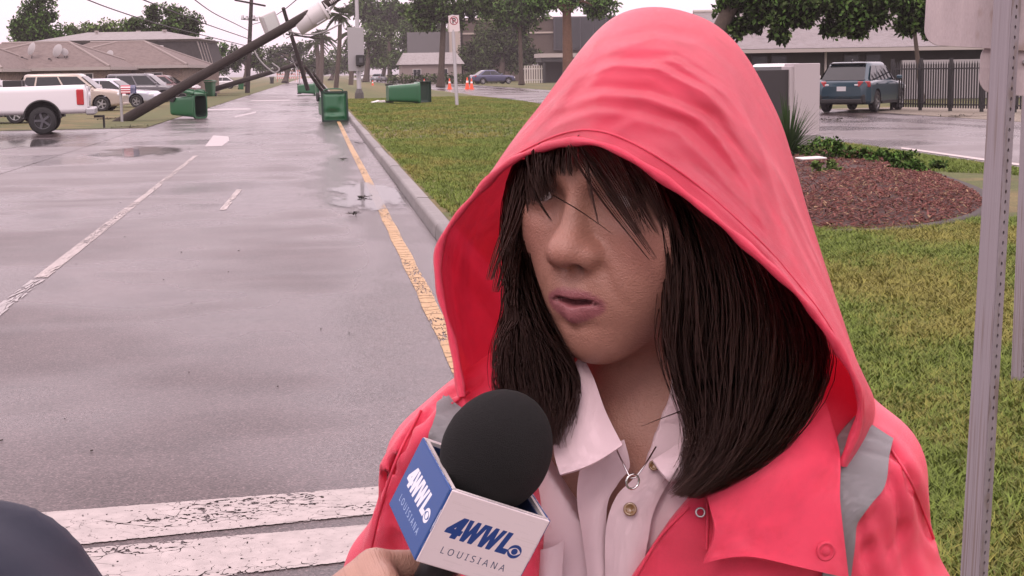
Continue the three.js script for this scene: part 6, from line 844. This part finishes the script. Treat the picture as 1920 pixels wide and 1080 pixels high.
// ---------- microphone ----------
const MS = 0.066, MH = 0.0482, micY = CB.r.clone().multiplyScalar(0.4415).addScaledVector(CB.u, 0.870).addScaledVector(CB.b, 0.205).normalize(), micX0 = CB.r.clone().multiplyScalar(0.853).addScaledVector(CB.u, -0.318).addScaledVector(CB.b, -0.414), micZ = micX0.clone().cross(micY).normalize(), micX = micY.clone().cross(micZ).normalize();
const micB = at(848, 918, 0.845), micO = micB.clone().addScaledVector(micX, MS / 2).addScaledVector(micY, -MH).addScaledVector(micZ, -MS / 2);   // middle of the flag's lower edge
const micM = new THREE.Matrix4().makeBasis(micX, micY, micZ).setPosition(micO);
{
  const t = thing('microphone', 'handheld microphone with black foam top and a blue and white lettered cube flag', 'microphone', micO); t.quaternion.setFromRotationMatrix(micM);
  const foam = new THREE.SphereGeometry(1, 64, 48), P = foam.attributes.position; for (let i = 0; i < P.count; i++) { const x = P.getX(i), y = P.getY(i), z = P.getZ(i), n = 1 + 0.012 * (fbm(x * 9 + 5, y * 9, z * 9, 3) - 0.5), q = y < 0 ? 1 - 0.12 * y * y : 1; P.setXYZ(i, x * 0.0325 * q * n - 0.002, y * 0.039 * n + 0.0655, z * 0.0325 * q * n); } foam.computeVertexNormals();
  const foamB = dataTex(256, 256, (i, j) => vn(i / 2.2, j / 2.2, 3), false, [7, 5]); part('foam_windscreen', foam, mat([0.006, 0.0052, 0.0058], 1, { bumpMap: foamB, bumpScale: 0.0025 }), t);
  part('handle', [bar(V(0, 0.05, 0), V(0, -0.17, 0), 0.0125, 0.0105, 20)], mat([0.02, 0.02, 0.022], 0.4, { metalness: 0.4 }), t);
  const print = (bg, fg, small) => canvasTex(1024, 750, (g, w, h) => {
    g.fillStyle = bg; g.fillRect(0, 0, w, h);
    for (let i = 0; i < 60; i++) { g.fillStyle = `rgba(${bg[1] === '2' ? '15,25,60' : '120,105,105'},${0.03 + 0.03 * hash3(i, 1, 2)})`; g.fillRect(hash3(i, 2, 3) * w, hash3(i, 5, 3) * h, 60 + 200 * hash3(i, 7, 1), 3 + 10 * hash3(i, 9, 4)); }
    g.fillStyle = fg; g.textBaseline = 'alphabetic'; g.save(); g.translate(100, 430); g.transform(1, 0, -0.2, 1, 0, 0); g.font = '900 290px sans-serif'; g.lineWidth = 14; g.lineJoin = 'round'; g.strokeStyle = fg;
    const put = (s, x, sx) => { g.save(); g.translate(x, 0); g.scale(sx, 1); g.fillText(s, 0, 0); g.strokeText(s, 0, 0); g.restore(); };
    put('4', 0, 0.95); put('W', 150, 0.7); put('W', 345, 0.7); put('L', 545, 0.82); g.restore();
    g.beginPath(); g.arc(850, 385, 72, 0, 7); g.fill(); g.fillStyle = bg; g.beginPath(); g.moveTo(784, 385); g.quadraticCurveTo(850, 306, 916, 385); g.quadraticCurveTo(850, 464, 784, 385); g.fill(); g.fillStyle = fg; g.beginPath(); g.arc(850, 385, 33, 0, 7); g.fill();
    g.font = '96px sans-serif'; g.fillStyle = small; let x = 150; for (const c of 'LOUISIANA') { g.fillText(c, x, 610); x += g.measureText(c)  .width + 26; }
  });
  const white = print('#d9cccf', '#22407f', '#33405f'), blue = print('#1d4787', '#dcdde6', '#9fb4d6'), mW = mat([1, 1, 1], 0.38, { map: white }), mBl = mat([1, 1, 1], 0.38, { map: blue }), mIn = mat([0.02, 0.035, 0.1], 0.6), mEdge = mat([0.55, 0.5, 0.5], 0.5);
  const flag = part('mic_flag', [0, 1, 2, 3].map((k) => box(MS - 0.0005, MH, 0.0022, 0, MH / 2, MS / 2 - 0.0022).rotateY(k * Math.PI / 2)), mEdge, t);
  for (let k = 0; k < 4; k++) { const q = part('flag_panel', new RoundedBoxGeometry(MS, MH, 0.0014, 2, 0.0006), k % 2 ? mBl : mW, flag, k % 2 ? 'blue panel with white lettering' : 'white panel with blue lettering'); q.rotation.y = k * Math.PI / 2; q.position.copy(V(0, MH / 2, MS / 2 + 0.0002).applyAxisAngle(V(0, 1, 0), k * Math.PI / 2)); const pr = part('print', new THREE.PlaneGeometry(MS * 0.97, MH * 0.97), k % 2 ? mBl : mW, q); pr.position.z = 0.0009; const ln = part('lining', box(MS - 0.006, MH - 0.002, 0.0008, 0, 0, 0), mIn, flag); ln.rotation.y = k * Math.PI / 2; ln.position.copy(V(0, MH / 2 - 0.001, MS / 2 - 0.0042).applyAxisAngle(V(0, 1, 0), k * Math.PI / 2)); }
  flag.traverse((m) => { if (m.name === 'flag_panel') { m.userData.label = m.material === mBl ? 'blue panel with white lettering' : 'white panel with blue lettering'; } });
  part('floor', [box(MS - 0.008, 0.003, MS - 0.008, 0, 0.006, 0)], mIn, t).name = 'flag_base';
}
// ---------- the reporter holding it ----------
{
  const S = at(-50, 1205, 0.72), W = V(-0.062, -0.112, 0.014).applyMatrix4(micM), E = at(250, 1560, 0.7), tc = S.clone().addScaledVector(HR, -0.13).addScaledVector(HB, 0.1), foot = tc.clone().setY(0), un = new THREE.Matrix4().makeTranslation(-foot.x, 0, -foot.z);
  const t = thing('person', 'person in a dark navy jacket at the lower left corner, reaching out with a microphone', 'person', foot), ar = (v) => [v.x, v.y, v.z], s = ar(S), e = ar(E), w = ar(W), c = ar(tc), S2 = ar(tc.clone().multiplyScalar(2).sub(S).setY(S.y));
  const jk = (x, y, z) => { let d = sdCap(x, y, z, [c[0], S.y - 0.05, c[2]], [c[0], S.y - 0.5, c[2]], 0.12, 0.14); d = smin(d, sdCap(x, y, z, s, S2, 0.055, 0.055), 0.06); d = smin(d, sdCap(x, y, z, s, e, 0.064, 0.05), 0.02); d = smin(d, sdCap(x, y, z, e, [lerp(e[0], w[0], 0.78), lerp(e[1], w[1], 0.78), lerp(e[2], w[2], 0.78)], 0.05, 0.036), 0.02); d = smin(d, sdCap(x, y, z, S2, [S2[0], S2[1] - 0.28, S2[2] + 0.03], 0.06, 0.05), 0.03); d = smin(d, sdCap(x, y, z, [S2[0], S2[1] - 0.28, S2[2] + 0.03], [S2[0] + 0.05, S2[1] - 0.45, S2[2] - 0.12], 0.05, 0.04), 0.03); return d + 0.003 * Math.sin(x * 45 + y * 60 + 4 * Math.sin(z * 30)) + 0.002 * Math.sin(y * 110 + x * 40); };
  const lo = [Math.min(s[0], S2[0], e[0]) - 0.2, S.y - 0.68, Math.min(s[2], S2[2], w[2], e[2]) - 0.2], hi = [Math.max(s[0], S2[0], w[0], e[0]) + 0.2, S.y + 0.12, Math.max(s[2], S2[2], c[2]) + 0.25];
  part('jacket', nets(jk, lo, hi, 0.0065).applyMatrix4(un), mat([0.016, 0.02, 0.042], 0.6, { bumpMap: clothBump, bumpScale: 0.0004 }), t);
  // hand closed round the handle, microphone frame
  const wm = [-0.06, -0.1, 0.014], fe = V(lerp(e[0], w[0], 0.7), lerp(e[1], w[1], 0.7), lerp(e[2], w[2], 0.7)).applyMatrix4(micM.clone().invert());
  const hand = (x, y, z) => { y += 0.02; x -= 0.004;
    let d = sdEll(x, y, z, -0.033, -0.047, 0.002, 0.019, 0.043, 0.031); d = smin(d, sdCap(x, y, z, [-0.04, -0.062, 0.004], wm, 0.027, 0.026), 0.022); d = smin(d, sdCap(x, y, z, wm, [fe.x, fe.y, fe.z], 0.026, 0.029), 0.02);
    for (let k = 0; k < 4; k++) { const yy = -0.016 - k * 0.0195, q = [0.0094, 0.0096, 0.0092, 0.0082][k], a = [-0.034, yy - 0.002, 0.024], b = [-0.008, yy + 0.001, 0.0275], cc = [0.0185, yy + 0.0015, 0.016], dd = [0.02, yy, -0.006 - 0.002 * k]; d = smin(d, smin(smin(sdCap(x, y, z, a, b, q * 1.08, q), sdCap(x, y, z, b, cc, q, q * 0.94), 0.003), sdCap(x, y, z, cc, dd, q * 0.92, q * 0.8), 0.003), 0.0035); d = smin(d, Math.hypot(x - a[0] + 0.002, y - a[1], z - a[2]) - q * 1.2, 0.008); }
    d = smin(d, sdCap(x, y, z, [-0.046, -0.04, -0.014], [-0.032, -0.018, -0.022], 0.0135, 0.0115), 0.014); d = smin(d, sdCap(x, y, z, [-0.032, -0.018, -0.022], [-0.004, -0.01, -0.026], 0.0112, 0.0095), 0.004); d = smin(d, sdCap(x, y, z, [-0.004, -0.01, -0.026], [0.018, -0.012, -0.02], 0.0095, 0.008), 0.003);
    return d;
  };
  const hg = nets(hand, [-0.19, -0.26, -0.09], [0.05, 0.02, 0.1], 0.0028); paint(hg, (x, y, z) => { const n = 1 + 0.15 * (fbm(x * 90, y * 90, z * 90, 3) - 0.5); return [0.44 * n, 0.25 * n, 0.19 * n]; }); hg.applyMatrix4(micM).applyMatrix4(un);
  const hc = [c[0], S.y + 0.21, c[2] - 0.02], head = nets((x, y, z) => { let d = sdEll(x, y, z, hc[0], hc[1], hc[2], 0.078, 0.112, 0.095); d = smin(d, sdEll(x, y, z, hc[0] + 0.03, hc[1] - 0.06, hc[2] - 0.03, 0.06, 0.055, 0.06), 0.03); d = smin(d, sdCap(x, y, z, [hc[0] + 0.055, hc[1] - 0.005, hc[2] - 0.075], [hc[0] + 0.065, hc[1] - 0.035, hc[2] - 0.09], 0.01, 0.014), 0.015); d = smin(d, sdCap(x, y, z, [hc[0], hc[1] - 0.07, hc[2]], [c[0], S.y, c[2]], 0.055, 0.06), 0.03); return d; }, [hc[0] - 0.13, S.y - 0.03, hc[2] - 0.15], [hc[0] + 0.13, hc[1] + 0.14, hc[2] + 0.14], 0.007); paint(head, () => [0.5, 0.3, 0.22]); head.applyMatrix4(un);
  part('body', merge([hg, head]), matSkin, t);
  part('hair', nets((x, y, z) => Math.max(smin(sdEll(x, y, z, hc[0] - 0.015, hc[1] + 0.025, hc[2] + 0.02, 0.09, 0.112, 0.1), sdEll(x, y, z, hc[0] - 0.03, hc[1] - 0.1, hc[2] + 0.05, 0.085, 0.12, 0.06), 0.05), -sdEll(x, y, z, hc[0] + 0.07, hc[1] - 0.05, hc[2] - 0.1, 0.085, 0.1, 0.085)), [hc[0] - 0.16, hc[1] - 0.25, hc[2] - 0.14], [hc[0] + 0.12, hc[1] + 0.16, hc[2] + 0.16], 0.008).applyMatrix4(un), mat([0.02, 0.013, 0.01], 0.45), t);
  part('trousers', nets((x, y, z) => { const q = Math.abs(x - c[0]); let d = sdCap(q, y, z, [0.08, 0.82, c[2]], [0.085, 0.44, c[2]], 0.09, 0.065); d = smin(d, sdCap(q, y, z, [0.085, 0.44, c[2]], [0.09, 0.06, c[2]], 0.065, 0.05), 0.03); return Math.max(d, 0.04 - y); }, [c[0] - 0.2, 0.02, c[2] - 0.13], [c[0] + 0.2, 0.94, c[2] + 0.13], 0.014).applyMatrix4(un), mat([0.02, 0.02, 0.024], 0.8), t);
  for (const k of [-1, 1]) part('shoe', nets((x, y, z) => Math.max(sdEll(x, y, z, c[0] + k * 0.09, 0.03, c[2] - 0.05, 0.043, 0.055, 0.13), -y), [c[0] + k * 0.09 - 0.06, -0.01, c[2] - 0.2], [c[0] + k * 0.09 + 0.06, 0.1, c[2] + 0.1], 0.01).applyMatrix4(un), mat([0.03, 0.03, 0.03], 0.5), t);
  // wristwatch at the cuff
  const wc = V(...wm).lerp(fe, 0.55).applyMatrix4(micM), ax = V(...wm).sub(fe).normalize().transformDirection(micM), wg = new THREE.TorusGeometry(0.0295, 0.0035, 8, 32).applyMatrix4(new THREE.Matrix4().makeScale(1, 1, 2.6)).applyQuaternion(new THREE.Quaternion().setFromUnitVectors(V(0, 0, 1), ax)); wg.computeVertexNormals(); wg.translate(wc.x, wc.y, wc.z); part('watch', wg.applyMatrix4(un), matBlackPl, t);
}
renderer.render(scene, camera);
